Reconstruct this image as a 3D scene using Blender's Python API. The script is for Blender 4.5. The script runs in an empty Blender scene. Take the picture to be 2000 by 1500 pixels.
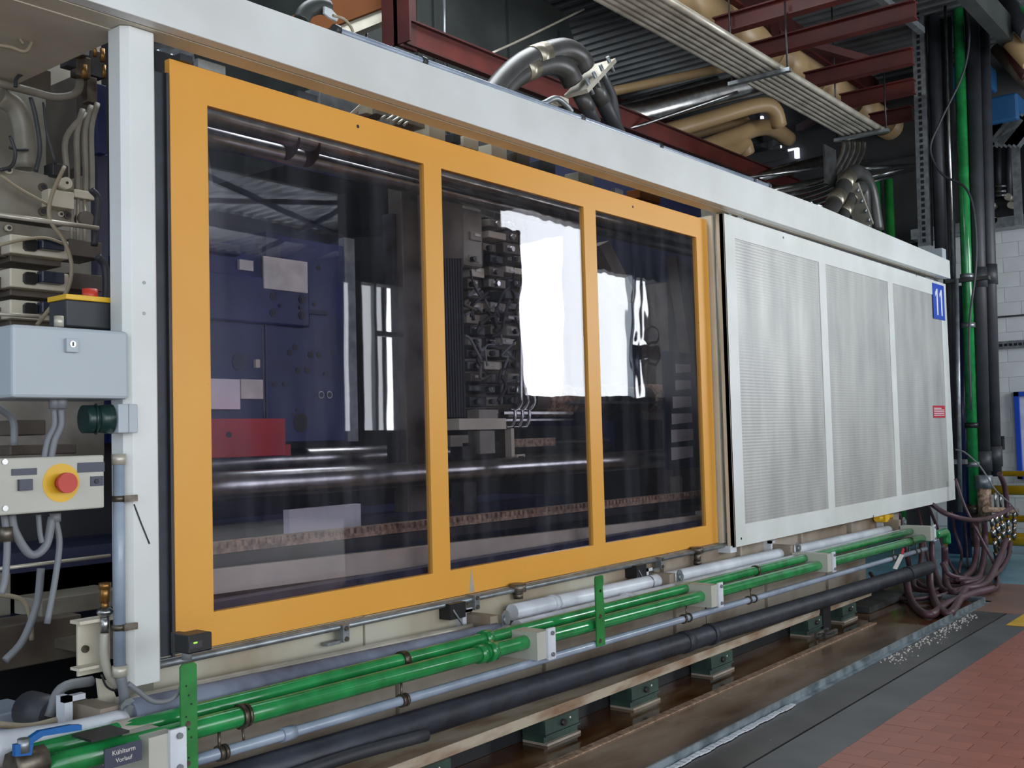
import bpy, math, random
from mathutils import Vector, Matrix
random.seed(11)
S = bpy.context.scene
COL = S.collection
# ------------------------------------------------------------ camera
F_PX, YAW, PIT, ROL = 2071.1, 0.9039, 0.0485, -0.0265
CP = Vector((0, -3.7335, 1.6))
_f = Vector((math.sin(YAW)*math.cos(PIT), math.cos(YAW)*math.cos(PIT), math.sin(PIT)))
_r = Vector((math.cos(YAW), -math.sin(YAW), 0)); _u = _r.cross(_f)
_R = _r*math.cos(ROL)+_u*math.sin(ROL); _U = -_r*math.sin(ROL)+_u*math.cos(ROL)
cam = bpy.data.objects.new('camera', bpy.data.cameras.new('camera')); COL.objects.link(cam)
cam.data.sensor_width = 36; cam.data.lens = F_PX/2000*36; cam.data.clip_end = 200; cam.data.clip_start = 0.05
cam.matrix_world = Matrix(((_R.x, _U.x, -_f.x, CP.x), (_R.y, _U.y, -_f.y, CP.y), (_R.z, _U.z, -_f.z, CP.z), (0, 0, 0, 1)))
S.camera = cam
# ------------------------------------------------------------ colour management, sky, lights
S.view_settings.view_transform = 'Standard'; S.view_settings.look = 'None'
S.view_settings.exposure = 0.36; S.view_settings.gamma = 1; S.view_settings.use_curve_mapping = False
S.cycles.use_denoising = True
S.cycles.max_bounces = 8; S.cycles.transparent_max_bounces = 12; S.cycles.caustics_reflective = False; S.cycles.caustics_refractive = False
S.cycles.sample_clamp_indirect = 6
w = bpy.data.worlds.new('sky'); S.world = w; w.use_nodes = True
w.node_tree.nodes['Background'].inputs[0].default_value = (0.72, 0.84, 1.0, 1)
w.node_tree.nodes['Background'].inputs[1].default_value = 0.9
def area(name, loc, look, sx, sy, L, col=(0.9, 0.95, 1.0)):
    d = bpy.data.lights.new(name, 'AREA'); d.shape = 'RECTANGLE'; d.size = sx; d.size_y = sy
    d.energy = L*sx*sy*math.pi; d.color = col
    o = bpy.data.objects.new(name, d); COL.objects.link(o); o.location = loc
    o.rotation_euler = (Vector(look)-Vector(loc)).to_track_quat('-Z', 'Y').to_euler()
    return o
area('daylight_far_windows', (1.5, -13.8, 3.1), (1.5, 0, 3.1), 20, 4.4, 3.6)
area('daylight_gate', (13.3, -5.35, 3.4), (13.3, 0, 3.4), 3.7, 2.7, 5.5)
area('daylight_door_window', (8.76, -5.35, 2.55), (8.76, 0, 2.55), .62, 1.8, 3.2)
area('fill_machine_interior', (5.0, 1.0, 6.4), (5.0, 1.0, 0), 5, 1.6, 7.0)  # added lamp out of view, brightens the machine interior through its open top
area('fill_roof_sheet', (7.6, 7.0, 5.0), (11, 5.2, 6.4), 2.5, 1.5, 5.0)  # unseen lamp behind the duct, added to brighten the pale roof sheet
area('fill_rear_ceiling', (15.2, -9.2, 2.9), (0, -9.2, 3.3), 4.4, 4.4, 11.0)  # no gate here: added lamp behind the partition, lifts the low rear ceiling
area('fill_ceiling_side', (-3.9, -9, 2.8), (8, -9, 2.8), 8, 5, 1.6)  # invented opening: added fill lamp for the ceiling behind the viewer

# ------------------------------------------------------------ materials
def node_mat(name):
    m = bpy.data.materials.new(name); m.use_nodes = True
    return m, m.node_tree, m.node_tree.nodes['Principled BSDF']
def lin(c):
    return tuple(((x/255)/12.92 if x/255 <= .04045 else ((x/255+.055)/1.055)**2.4) for x in c)
def mat(name, rgb, rough=.5, metal=0, rgb2=None, nscale=3, namt=.5, bump=0, bscale=60, spec=.5, coat=0, stretch=(1, 1, 1), speck=None, speck_t=.68, speck_s=25):
    m, t, b = node_mat(name); N = t.nodes; L = t.links
    c = lin(rgb); b.inputs['Roughness'].default_value = rough; b.inputs['Metallic'].default_value = metal
    b.inputs['Specular IOR Level'].default_value = spec; b.inputs['Coat Weight'].default_value = coat
    b.inputs['Coat Roughness'].default_value = .08
    tc = N.new('ShaderNodeTexCoord'); mp = N.new('ShaderNodeMapping'); mp.inputs['Scale'].default_value = stretch
    L.new(tc.outputs['Object'], mp.inputs[0])
    n = N.new('ShaderNodeTexNoise'); n.inputs['Scale'].default_value = nscale; n.inputs['Detail'].default_value = 5
    L.new(mp.outputs[0], n.inputs['Vector'])
    r = N.new('ShaderNodeValToRGB'); c2 = lin(rgb2) if rgb2 else tuple(x*.86 for x in c)
    r.color_ramp.elements[0].position = .5-.25*(1-namt)-.02; r.color_ramp.elements[1].position = .5+.3*namt
    r.color_ramp.elements[0].color = (*c2, 1); r.color_ramp.elements[1].color = (*c, 1)
    L.new(n.outputs['Fac'], r.inputs[0]); out = r.outputs[0]
    if speck:
        n2 = N.new('ShaderNodeTexNoise'); n2.inputs['Scale'].default_value = speck_s; n2.inputs['Detail'].default_value = 3
        L.new(mp.outputs[0], n2.inputs['Vector'])
        r2 = N.new('ShaderNodeValToRGB'); r2.color_ramp.elements[0].position = speck_t; r2.color_ramp.elements[1].position = speck_t+.03
        L.new(n2.outputs['Fac'], r2.inputs[0])
        mx = N.new('ShaderNodeMix'); mx.data_type = 'RGBA'
        L.new(r2.outputs[0], mx.inputs[0]); L.new(out, mx.inputs[6]); mx.inputs[7].default_value = (*lin(speck), 1); out = mx.outputs[2]
    L.new(out, b.inputs['Base Color'])
    if bump:
        n3 = N.new('ShaderNodeTexNoise'); n3.inputs['Scale'].default_value = bscale; n3.inputs['Detail'].default_value = 3
        L.new(mp.outputs[0], n3.inputs['Vector'])
        bp = N.new('ShaderNodeBump'); bp.inputs['Strength'].default_value = 1; bp.inputs['Distance'].default_value = bump
        L.new(n3.outputs['Fac'], bp.inputs['Height']); L.new(bp.outputs[0], b.inputs['Normal'])
    return m
def emis(name, rgb, s):
    m, t, b = node_mat(name); b.inputs['Base Color'].default_value = (0, 0, 0, 1)
    b.inputs['Emission Color'].default_value = (*lin(rgb), 1); b.inputs['Emission Strength'].default_value = s
    return m
M = {}
M['white'] = mat('white_paint', (226, 230, 228), .38, rgb2=(214, 217, 212), nscale=2, speck=(120, 118, 110), speck_t=.78, speck_s=40)
M['beige'] = mat('beige_paint', (212, 205, 186), .45, rgb2=(196, 188, 168), nscale=3)
M['orange'] = mat('orange_paint', (228, 166, 70), .4, rgb2=(224, 160, 62), nscale=1.2, speck=(120, 80, 30), speck_t=.8, speck_s=18)
M['orange_edge'] = mat('orange_edge', (235, 160, 30), .45)
M['darkgasket'] = mat('dark_gasket', (52, 58, 68), .5, rgb2=(36, 40, 48), nscale=6)
M['bed'] = mat('stained_bed_paint', (186, 182, 164), .45, rgb2=(132, 102, 66), nscale=1.3, namt=.35, stretch=(1, 1, .45))
M['bedlow'] = mat('lower_bed_paint', (172, 162, 148), .5, rgb2=(112, 90, 68), nscale=1.6, namt=.3)
M['green'] = mat('green_paint', (38, 146, 76), .2, rgb2=(30, 118, 58), nscale=8, coat=.5, speck=(110, 120, 70), speck_t=.72, speck_s=22)
M['greenbar'] = mat('green_strap_paint', (44, 134, 62), .35, rgb2=(34, 112, 50), nscale=8)
M['whitepipe'] = mat('white_pipe_paint', (220, 226, 232), .3, rgb2=(196, 200, 206), nscale=5)
M['greypipe'] = mat('grey_blue_pipe', (158, 170, 186), .3, rgb2=(134, 146, 164), nscale=6, coat=.3)
M['lagging'] = mat('grey_lagging', (126, 134, 152), .7, rgb2=(74, 78, 92), nscale=3.5, bump=.004, bscale=25)
M['foam'] = mat('black_foam', (46, 50, 60), .5, rgb2=(30, 32, 40), nscale=5, bump=.006, bscale=14)
M['rubber'] = mat('black_rubber', (54, 56, 62), .5, rgb2=(42, 44, 48), nscale=5)
M['hose_brown'] = mat('maroon_hose', (94, 68, 78), .45, rgb2=(72, 44, 48), nscale=2)
M['steel'] = mat('bright_steel', (190, 190, 188), .28, 1, rgb2=(150, 150, 150), nscale=10)
M['galv'] = mat('galvanised', (158, 164, 166), .4, .7, rgb2=(128, 134, 138), nscale=14)
M['elbow'] = mat('elbow_rubber', (84, 84, 82), .38, .35, rgb2=(66, 66, 64), nscale=5)
M['sleeve'] = mat('sleeve_metal', (168, 160, 142), .35, .8)
M['darksteel'] = mat('dark_steel', (84, 86, 88), .45, .6, rgb2=(56, 54, 52), nscale=8)
M['dirtysteel'] = mat('dirty_bolt_steel', (120, 112, 100), .4, .7, rgb2=(70, 60, 50), nscale=18)
M['rust'] = mat('rusty_ledge', (180, 168, 148), .55, rgb2=(128, 92, 64), nscale=5, namt=.3, stretch=(.6, 2, 2))
M['footgreen'] = mat('foot_green', (58, 80, 70), .45, rgb2=(42, 58, 52), nscale=7)
M['cream'] = mat('cream_lagging', (182, 152, 112), .4, rgb2=(178, 148, 106), nscale=4)
M['conduit'] = mat('cream_conduit', (206, 200, 184), .35, .3, rgb2=(170, 164, 148), nscale=4)
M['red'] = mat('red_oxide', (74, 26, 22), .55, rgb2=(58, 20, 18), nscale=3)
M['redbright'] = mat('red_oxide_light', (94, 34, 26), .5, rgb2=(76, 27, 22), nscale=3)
M['duct'] = mat('dark_duct', (64, 68, 66), .5, rgb2=(52, 56, 54), nscale=2)
M['crane'] = mat('crane_orange', (104, 56, 10), .6, spec=.2)
M['roofsheet'] = mat('roof_sheet', (126, 130, 132), .5, .3, rgb2=(104, 108, 110), nscale=2)
M['roofwhite'] = mat('roof_white', (214, 218, 226), .5)
M['darkroof'] = mat('dark_roof', (60, 62, 64), .6)
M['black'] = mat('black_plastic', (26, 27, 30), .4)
M['blackblue'] = mat('dark_blue_pipe', (26, 36, 84), .3, coat=.3)
M['blue'] = mat('mould_blue', (36, 50, 104), .25, rgb2=(28, 40, 84), nscale=2.5, bump=.0008, bscale=200)
M['bluedark'] = mat('mould_blue_dark', (28, 34, 66), .4)
M['redblock'] = mat('red_block', (196, 40, 44), .35, rgb2=(170, 30, 36), nscale=3)
M['label'] = mat('label_plate', (226, 220, 214), .4, rgb2=(200, 196, 190), nscale=10)
M['paper'] = mat('paper_white', (240, 236, 244), .6)
M['rack'] = mat('rusty_rack', (178, 150, 126), .5, rgb2=(104, 78, 60), nscale=30, namt=.4)
M['railbeige'] = mat('inner_rail', (220, 206, 190), .4, rgb2=(196, 182, 166), nscale=3)
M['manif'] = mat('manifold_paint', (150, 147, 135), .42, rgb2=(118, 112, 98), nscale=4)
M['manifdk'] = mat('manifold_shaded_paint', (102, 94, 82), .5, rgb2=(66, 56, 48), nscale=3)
M['boxgrey'] = mat('enclosure_grey', (178, 188, 194), .45, rgb2=(172, 182, 188), nscale=2)
M['panelbeige'] = mat('control_panel_grey', (190, 190, 178), .45, rgb2=(178, 178, 166), nscale=3)
M['yellow'] = mat('signal_yellow', (232, 184, 40), .4)
M['yellowrail'] = mat('guard_rail_yellow', (226, 182, 28), .35, rgb2=(200, 156, 20), nscale=5)
M['estop'] = mat('emergency_red', (196, 60, 44), .4)
M['navy'] = mat('navy_label', (66, 70, 86), .4)
M['cable'] = mat('grey_cable', (120, 124, 128), .5)
M['cablebeige'] = mat('beige_cable', (150, 138, 116), .5)
M['bluevalve'] = mat('blue_handle', (20, 98, 168), .35)
M['signblue'] = mat('sign_blue', (24, 74, 190), .4)
M['signwhite'] = mat('sign_white', (240, 244, 250), .4)
M['stickred'] = mat('sticker_red', (196, 40, 60), .4)
M['motorblue'] = mat('motor_blue', (40, 88, 130), .4, rgb2=(40, 88, 136), nscale=4)
M['brass'] = mat('brass', (150, 110, 60), .35, .8)
M['screen'] = emis('sensor_led', (150, 230, 60), 1.2)
M['translucent'] = mat('clear_hose', (170, 166, 152), .25, coat=.5)
# floor materials
M['tile'] = mat('red_tile', (162, 100, 84), .38, rgb2=(150, 92, 78), nscale=2, speck=(120, 76, 62), speck_t=.75, speck_s=12)
M['tile2'] = mat('red_tile_dark', (158, 97, 82), .38, rgb2=(146, 90, 76), nscale=2)
M['grout'] = mat('tile_grout', (138, 86, 72), .6)
M['plate'] = mat('floor_plate', (74, 73, 73), .38, .15, rgb2=(56, 55, 56), nscale=3, speck=(130, 128, 124), speck_t=.74, speck_s=20)
M['plate_edge'] = mat('floor_plate_light', (96, 98, 100), .42, .1, rgb2=(78, 80, 83), nscale=2.4)
M['lip'] = mat('tray_lip', (150, 162, 168), .4, .5, rgb2=(92, 104, 110), nscale=9, namt=.4)
M['bluefloor'] = mat('blue_floor', (104, 152, 170), .25, rgb2=(90, 136, 154), nscale=2, speck=(150, 150, 100), speck_t=.7, speck_s=4)
M['brownfloor'] = mat('brown_floor', (136, 100, 84), .35, rgb2=(96, 80, 72), nscale=1.5)
M['slab'] = mat('concrete_floor', (176, 172, 166), .5)
M['wall'] = mat('white_block_wall', (218, 222, 224), .6, rgb2=(206, 210, 212), nscale=2)
M['windowlit'] = emis('daylit_window', (228, 232, 250), 1.1)
M['rearwall'] = mat('rear_wall', (70, 70, 72), .7)
M['silt'] = mat('wet_silt', (140, 122, 104), .16, rgb2=(88, 64, 44), nscale=2.2, namt=.5, stretch=(.5, 1.5, 1))
def oil_mat():
    m, t, b = node_mat('oil_film'); N = t.nodes; L = t.links
    tc = N.new('ShaderNodeTexCoord'); mp = N.new('ShaderNodeMapping'); mp.inputs['Scale'].default_value = (.5, 1.4, 1)
    L.new(tc.outputs['Object'], mp.inputs[0])
    n = N.new('ShaderNodeTexNoise'); n.inputs['Scale'].default_value = 2.2; n.inputs['Detail'].default_value = 6; n.inputs['Distortion'].default_value = .5
    L.new(mp.outputs[0], n.inputs['Vector'])
    r = N.new('ShaderNodeValToRGB'); e = r.color_ramp.elements
    e[0].position = .3; e[0].color = (*lin((44, 26, 12)), 1); e[1].position = .72; e[1].color = (*lin((138, 116, 94)), 1)
    x = e.new(.45); x.color = (*lin((78, 46, 20)), 1); x = e.new(.56); x.color = (*lin((108, 78, 52)), 1)
    L.new(n.outputs['Fac'], r.inputs[0]); L.new(r.outputs[0], b.inputs['Base Color'])
    r2 = N.new('ShaderNodeMapRange'); r2.inputs['From Min'].default_value = .35; r2.inputs['From Max'].default_value = .7
    r2.inputs['To Min'].default_value = .03; r2.inputs['To Max'].default_value = .14
    L.new(n.outputs['Fac'], r2.inputs[0]); L.new(r2.outputs[0], b.inputs['Roughness'])
    b.inputs['IOR'].default_value = 1.7
    return m
M['oil'] = oil_mat()
def pane_mat(dist):
    m, t, b = node_mat('smoked_acrylic'); N = t.nodes; L = t.links; N.remove(b)
    out = N['Material Output']
    tr = N.new('ShaderNodeBsdfTransparent'); tr.inputs[0].default_value = (.82, .81, .84, 1)
    gl = N.new('ShaderNodeBsdfGlossy'); gl.inputs['Roughness'].default_value = .015; gl.inputs[0].default_value = (1, 1, 1, 1)
    fr = N.new('ShaderNodeFresnel'); ge = N.new('ShaderNodeNewGeometry'); mr = N.new('ShaderNodeMapRange'); mr.inputs['To Min'].default_value = 1.6; mr.inputs['To Max'].default_value = 1/1.6; L.new(ge.outputs['Backfacing'], mr.inputs[0]); L.new(mr.outputs[0], fr.inputs[0])
    mx = N.new('ShaderNodeMixShader'); L.new(fr.outputs[0], mx.inputs[0]); L.new(tr.outputs[0], mx.inputs[1]); L.new(gl.outputs[0], mx.inputs[2])
    tc = N.new('ShaderNodeTexCoord'); mp = N.new('ShaderNodeMapping'); mp.inputs['Scale'].default_value = (1.6, 1, .7)
    L.new(tc.outputs['Object'], mp.inputs[0])
    n = N.new('ShaderNodeTexNoise'); n.inputs['Scale'].default_value = 1.8; n.inputs['Detail'].default_value = 2
    L.new(mp.outputs[0], n.inputs['Vector'])
    bp = N.new('ShaderNodeBump'); bp.inputs['Strength'].default_value = .5; bp.inputs['Distance'].default_value = dist
    L.new(n.outputs['Fac'], bp.inputs['Height']); L.new(bp.outputs[0], gl.inputs['Normal'])
    df = N.new('ShaderNodeBsdfDiffuse'); df.inputs[0].default_value = (.35, .36, .42, 1)
    mp2 = N.new('ShaderNodeMapping'); mp2.inputs['Scale'].default_value = (5, 1, .6); L.new(tc.outputs['Object'], mp2.inputs[0])
    n2 = N.new('ShaderNodeTexNoise'); n2.inputs['Scale'].default_value = 1.5; n2.inputs['Detail'].default_value = 4; L.new(mp2.outputs[0], n2.inputs['Vector'])
    r2 = N.new('ShaderNodeMapRange'); r2.inputs['From Min'].default_value = .45; r2.inputs['From Max'].default_value = .8
    r2.inputs['To Min'].default_value = .01; r2.inputs['To Max'].default_value = .06; L.new(n2.outputs['Fac'], r2.inputs[0])
    m2 = N.new('ShaderNodeMixShader'); L.new(r2.outputs[0], m2.inputs[0]); L.new(mx.outputs[0], m2.inputs[1]); L.new(df.outputs[0], m2.inputs[2])
    L.new(m2.outputs[0], out.inputs[0]); return m
M['pane'] = pane_mat(.0045); M['pane_flat'] = pane_mat(.0008)
def mesh_mat():
    m, t, b = node_mat('perforated_sheet'); N = t.nodes; L = t.links
    tc = N.new('ShaderNodeTexCoord')
    sx = N.new('ShaderNodeSeparateXYZ'); L.new(tc.outputs['Object'], sx.inputs[0])
    def wv(sock, fr):
        a = N.new('ShaderNodeMath'); a.operation = 'MULTIPLY'; a.inputs[1].default_value = fr; L.new(sock, a.inputs[0])
        s = N.new('ShaderNodeMath'); s.operation = 'SINE'; L.new(a.outputs[0], s.inputs[0]); return s.outputs[0]
    a = wv(sx.outputs[0], 2*math.pi/.012); c = wv(sx.outputs[2], 2*math.pi/.024)
    mu = N.new('ShaderNodeMath'); mu.operation = 'MULTIPLY_ADD'; mu.inputs[1].default_value = .35; L.new(a, mu.inputs[0]); L.new(c, mu.inputs[2])
    mp = N.new('ShaderNodeMapping'); mp.inputs['Scale'].default_value = (2.5, 1, .6); L.new(tc.outputs['Object'], mp.inputs[0])
    n = N.new('ShaderNodeTexNoise'); n.inputs['Scale'].default_value = 1.6; n.inputs['Detail'].default_value = 6; L.new(mp.outputs[0], n.inputs['Vector'])
    ad = N.new('ShaderNodeMath'); ad.operation = 'MULTIPLY_ADD'; ad.inputs[1].default_value = .013; L.new(mu.outputs[0], ad.inputs[0]); L.new(n.outputs['Fac'], ad.inputs[2])
    r = N.new('ShaderNodeValToRGB'); r.color_ramp.elements[0].position = .25; r.color_ramp.elements[0].color = (*lin((160, 161, 160)), 1)
    r.color_ramp.elements[1].position = .8; r.color_ramp.elements[1].color = (*lin((206, 206, 200)), 1)
    L.new(ad.outputs[0], r.inputs[0]); L.new(r.outputs[0], b.inputs['Base Color'])
    b.inputs['Roughness'].default_value = .4; b.inputs['Metallic'].default_value = .25
    bp = N.new('ShaderNodeBump'); bp.inputs['Distance'].default_value = .0003; L.new(mu.outputs[0], bp.inputs['Height']); L.new(bp.outputs[0], b.inputs['Normal'])
    return m
M['mesh'] = mesh_mat()

# ------------------------------------------------------------ helpers
def W(px, py, x=None, y=None, z=None):
    d = _f+_R*((px-1000)/F_PX)+_U*((750-py)/F_PX)
    if y is not None: t = (y-CP.y)/d.y
    elif z is not None: t = (z-CP.z)/d.z
    else: t = (x-CP.x)/d.x
    return CP+d*t
def smooth(pts, k=6):
    pts = [Vector(p) for p in pts]
    if len(pts) < 3: return pts
    o = []; P = [pts[0]*2-pts[1]]+pts+[pts[-1]*2-pts[-2]]
    for i in range(1, len(P)-2):
        a, b, c, d = P[i-1:i+3]
        for j in range(k):
            t = j/k
            o.append(.5*((2*b)+(c-a)*t+(2*a-5*b+4*c-d)*t*t+(3*b-a-3*c+d)*t**3))
    o.append(pts[-1]); return o
class MB:
    def __init__(s): s.v = []; s.f = []; s.sm = []
    def add(s, vs, fs, sm=False):
        n = len(s.v); s.v += [Vector(v) for v in vs]; s.f += [tuple(i+n for i in f) for f in fs]; s.sm += [sm]*len(fs); return s
    def box(s, x0, x1, y0, y1, z0, z1):
        x0, x1 = sorted((x0, x1)); y0, y1 = sorted((y0, y1)); z0, z1 = sorted((z0, z1))
        return s.add([(x0, y0, z0), (x1, y0, z0), (x1, y1, z0), (x0, y1, z0), (x0, y0, z1), (x1, y0, z1), (x1, y1, z1), (x0, y1, z1)],
                     [(3, 2, 1, 0), (4, 5, 6, 7), (0, 1, 5, 4), (1, 2, 6, 5), (2, 3, 7, 6), (3, 0, 4, 7)])
    def cbox(s, x0, x1, y0, y1, z0, z1, c=.01):   # box chamfered on its four vertical-plane corners of the front
        poly = [(x0+c, z0), (x1-c, z0), (x1, z0+c), (x1, z1-c), (x1-c, z1), (x0+c, z1), (x0, z1-c), (x0, z0+c)]
        return s.prism([Vector((a, y0, b)) for a, b in poly], Vector((0, y1-y0, 0)))
    def prism(s, poly, e):
        n = len(poly); poly = [Vector(p) for p in poly]; e = Vector(e)
        fs = [tuple(range(n)), tuple(range(2*n-1, n-1, -1))]+[(i, n+i, n+(i+1) % n, (i+1) % n) for i in range(n)]
        return s.add(poly+[p+e for p in poly], fs)
    def tube(s, pts, r, n=12, k=6, caps=True, sm=True):
        P = smooth(pts, k); T = []
        for i in range(len(P)):
            d = (P[min(i+1, len(P)-1)]-P[max(i-1, 0)]).normalized(); T.append(d)
        a = T[0].orthogonal().normalized(); vs = []
        for i, p in enumerate(P):
            a = (a-T[i]*a.dot(T[i])).normalized(); b = T[i].cross(a)
            rr = r(i/(len(P)-1)) if callable(r) else r
            for j in range(n):
                q = 2*math.pi*j/n; vs.append(p+(a*math.cos(q)+b*math.sin(q))*rr)
        fs = [(i*n+j, i*n+(j+1) % n, (i+1)*n+(j+1) % n, (i+1)*n+j) for i in range(len(P)-1) for j in range(n)]
        s.add(vs, fs, sm)
        if caps:
            m = len(s.v)-len(vs); s.f += [tuple(m+j for j in range(n-1, -1, -1)), tuple(m+(len(P)-1)*n+j for j in range(n))]; s.sm += [False, False]
        return s
    def cyl(s, a, b, r, n=14): return s.tube([a, b], r, n)
    def bar(s, a, b, w, h, up=(0, 0, 1)):       # rectangular bar from a to b
        a = Vector(a); b = Vector(b); d = (b-a).normalized(); up = Vector(up); sd = d.cross(up)
        sd = (sd if sd.length > 1e-4 else Vector((1, 0, 0))).normalized(); u = sd.cross(d)
        return s.prism([a+sd*w/2+u*h/2, a-sd*w/2+u*h/2, a-sd*w/2-u*h/2, a+sd*w/2-u*h/2], b-a)
    def frame(s, xs, zs, holes, y0, y1):
        nx, nz = len(xs)-1, len(zs)-1; solid = {(i, j) for i in range(nx) for j in range(nz)}-set(holes)
        vid = {}; vs = []; fs = []
        def V(i, j, k):
            if (i, j, k) not in vid: vid[(i, j, k)] = len(vs); vs.append((xs[i], (y0, y1)[k], zs[j]))
            return vid[(i, j, k)]
        for i, j in solid:
            fs.append((V(i, j, 0), V(i+1, j, 0), V(i+1, j+1, 0), V(i, j+1, 0)))
            fs.append((V(i, j+1, 1), V(i+1, j+1, 1), V(i+1, j, 1), V(i, j, 1)))
            for di, dj, a, b in ((-1, 0, (i, j), (i, j+1)), (1, 0, (i+1, j+1), (i+1, j)), (0, -1, (i+1, j), (i, j)), (0, 1, (i, j+1), (i+1, j+1))):
                if (i+di, j+dj) not in solid: fs.append((V(*a, 0), V(*b, 0), V(*b, 1), V(*a, 1)))
        return s.add(vs, fs)
    def build(s, name, m, parent=None, bevel=0, origin=None, **props):
        if origin is None:
            if parent is not None and parent.type == 'EMPTY': origin = LOC[parent.name].copy()
            else:
                xs = [v.x for v in s.v]; ys = [v.y for v in s.v]; zs = [v.z for v in s.v]
                origin = Vector(((min(xs)+max(xs))/2, (min(ys)+max(ys))/2, min(zs)))
        me = bpy.data.meshes.new(name); me.from_pydata([v-origin for v in s.v], [], s.f)
        me.polygons.foreach_set('use_smooth', s.sm); me.materials.append(M[m] if isinstance(m, str) else m); me.update()
        o = bpy.data.objects.new(name, me); COL.objects.link(o)
        o.location = origin
        if parent is not None:
            o.parent = parent; o.location = origin-LOC[parent.name]
        LOC[o.name] = Vector(origin)
        if bevel:
            b = o.modifiers.new('bevel', 'BEVEL'); b.width = bevel; b.segments = 2; b.limit_method = 'ANGLE'; b.angle_limit = .6
        for k, v in props.items(): o[k] = v
        return o
LOC = {}
def T(name, label, cat, loc, group=None):
    o = bpy.data.objects.new(name, None); COL.objects.link(o); o.location = loc; o.empty_display_size = .1
    o['label'] = label; o['category'] = cat
    if group: o['group'] = group
    o.matrix_world = Matrix.Translation(Vector(loc)); LOC[o.name] = Vector(loc); return o
def top(mb, name, m, label, cat, group=None, bevel=0, **k):
    o = mb.build(name, m, None, bevel, label=label, category=cat, **k)
    if group: o['group'] = group
    return o
def st(mb, name, m, parent=None, **k):
    if parent is None: k['kind'] = 'structure'
    return mb.build(name, m, parent, **k)
def copy_tree(o, off, label=None):
    c = o.copy(); COL.objects.link(c); c.location = o.location+Vector(off); LOC[c.name] = LOC[o.name]+Vector(off)
    if label: c['label'] = label
    for ch in o.children:
        d = ch.copy(); COL.objects.link(d); d.parent = c; LOC[d.name] = LOC[ch.name]+Vector(off)
        for g in ch.children:
            e = g.copy(); COL.objects.link(e); e.parent = d
    return c
def rect(px0, py0, px1, py1, y):      # the world x/z extent of a picture rectangle on plane y
    xm, ym = (px0+px1)/2, (py0+py1)/2
    return W(px0, ym, y=y).x, W(px1, ym, y=y).x, W(xm, py1, y=y).z, W(xm, py0, y=y).z
def pb(mb, px0, py0, px1, py1, y, dep):
    a, b, c, d = rect(px0, py0, px1, py1, y); return mb.box(a, b, y, y+dep, c, d)
def pt(pts, y): return [W(p[0], p[1], y=(p[2] if len(p) > 2 else y)) for p in pts]

# ============================================================ SETTING
floor = st(MB().box(-12, 9.85, -14, 12, -.1, -.03).box(9.85, 22, -14, 12, -.1, -.03), 'floor', 'slab')
st(MB().box(9.6, 11.35, -6, 0, -.03, 0), 'painted_patch', 'brownfloor', floor)
st(MB().box(11.35, 15.2, -6, 6, -.03, -.001), 'painted_patch', 'bluefloor', floor)
a = W(1985, 1212, z=0); MB().box(a.x-.25, a.x+.6, a.y-.55, a.y+.02, 0, .002).build('marking', 'yellowrail', floor)
st(MB().box(-2, 9.6, -1.39, -1.10, -.03, .0), 'steel_plate', 'plate', floor)
st(MB().box(-2, 9.6, -1.68, -1.402, -.03, -.002), 'steel_plate', 'plate_edge', floor)
st(MB().box(-2, 9.6, -1.402, -1.39, -.03, -.02), 'plate_joint', 'black', floor)
st(MB().box(-2, 10.2, -1.13, .6, -.03, 0), 'tray_floor', 'darksteel', floor)
st(MB().box(-2, 12, -6, -1.68, -.03, -.004), 'grout_bed', 'grout', floor)
tl = []; dx, dy = .125, .25
me1 = None
for i in range(64):
    for j in range(10):
        x = 3.0+i*dx; y = -1.683-j*dy+(dy/2 if i % 2 else 0)
        y1 = min(y, -1.683); y0 = y-dy+.003
        if y1-y0 < .03: continue
        vis = y0 > -3.9+.20*x and x > 4.2 and x < 9.6
        tl.append((vis, x, y0, y1))
rest = MB(); nt = 0
for vis, x, y0, y1 in tl:
    m = MB().box(x+.0015, x+dx-.0015, y0, y1, -.004, random.uniform(-.0006, .0006))
    if vis and nt < 300: m.build('tile', random.choice(['tile', 'tile', 'tile2']), floor); nt += 1
    else: rest.v, rest.f, rest.sm = rest.v, rest.f, rest.sm; rest.add(m.v, m.f)
rest.build('tile_field', 'tile', floor, kind='stuff')
# tray lip: a steel angle round the oil tray
lip = MB(); lip.box(-2, 10.1, -1.102, -1.092, 0, .046).box(-2, 10.1, -1.135, -1.102, 0, .005).box(10.09, 10.1, -1.10, .3, 0, .046)
st(lip, 'trim_1', 'lip')
seam = MB()
for q in range(57):
    x = 3.0+q*.05; seam.box(x, x+.055, -1.148-.005*math.sin(q*1.3), -1.112+.003*math.sin(q*2.1), .004, .010)
seam.build('sealant_bead', 'whitepipe', bpy.data.objects['trim_1'])
top(MB().box(-1.9, 10.05, -1.09, .3, .0005, .004), 'oil_puddle', 'oil', 'brown oily water lying in the tray under the machine', 'oil puddle', kind='stuff')
top(MB().box(-1.9, 8.7, -1.085, -.66, .0042, .0055).box(-1.9, 8.7, -.665, -.60, .0042, .006), 'silt_layer', 'silt', 'pale brown wet silt spread along the outer half of the tray', 'silt', kind='stuff')
top(MB().box(-1, 8.6, -.652, -.632, .006, .013).box(-1, 8.6, -.632, -.59, .006, .009), 'tray_rail', 'rack', 'thin rusty rail lying along the oil tray floor', 'rail')
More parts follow.
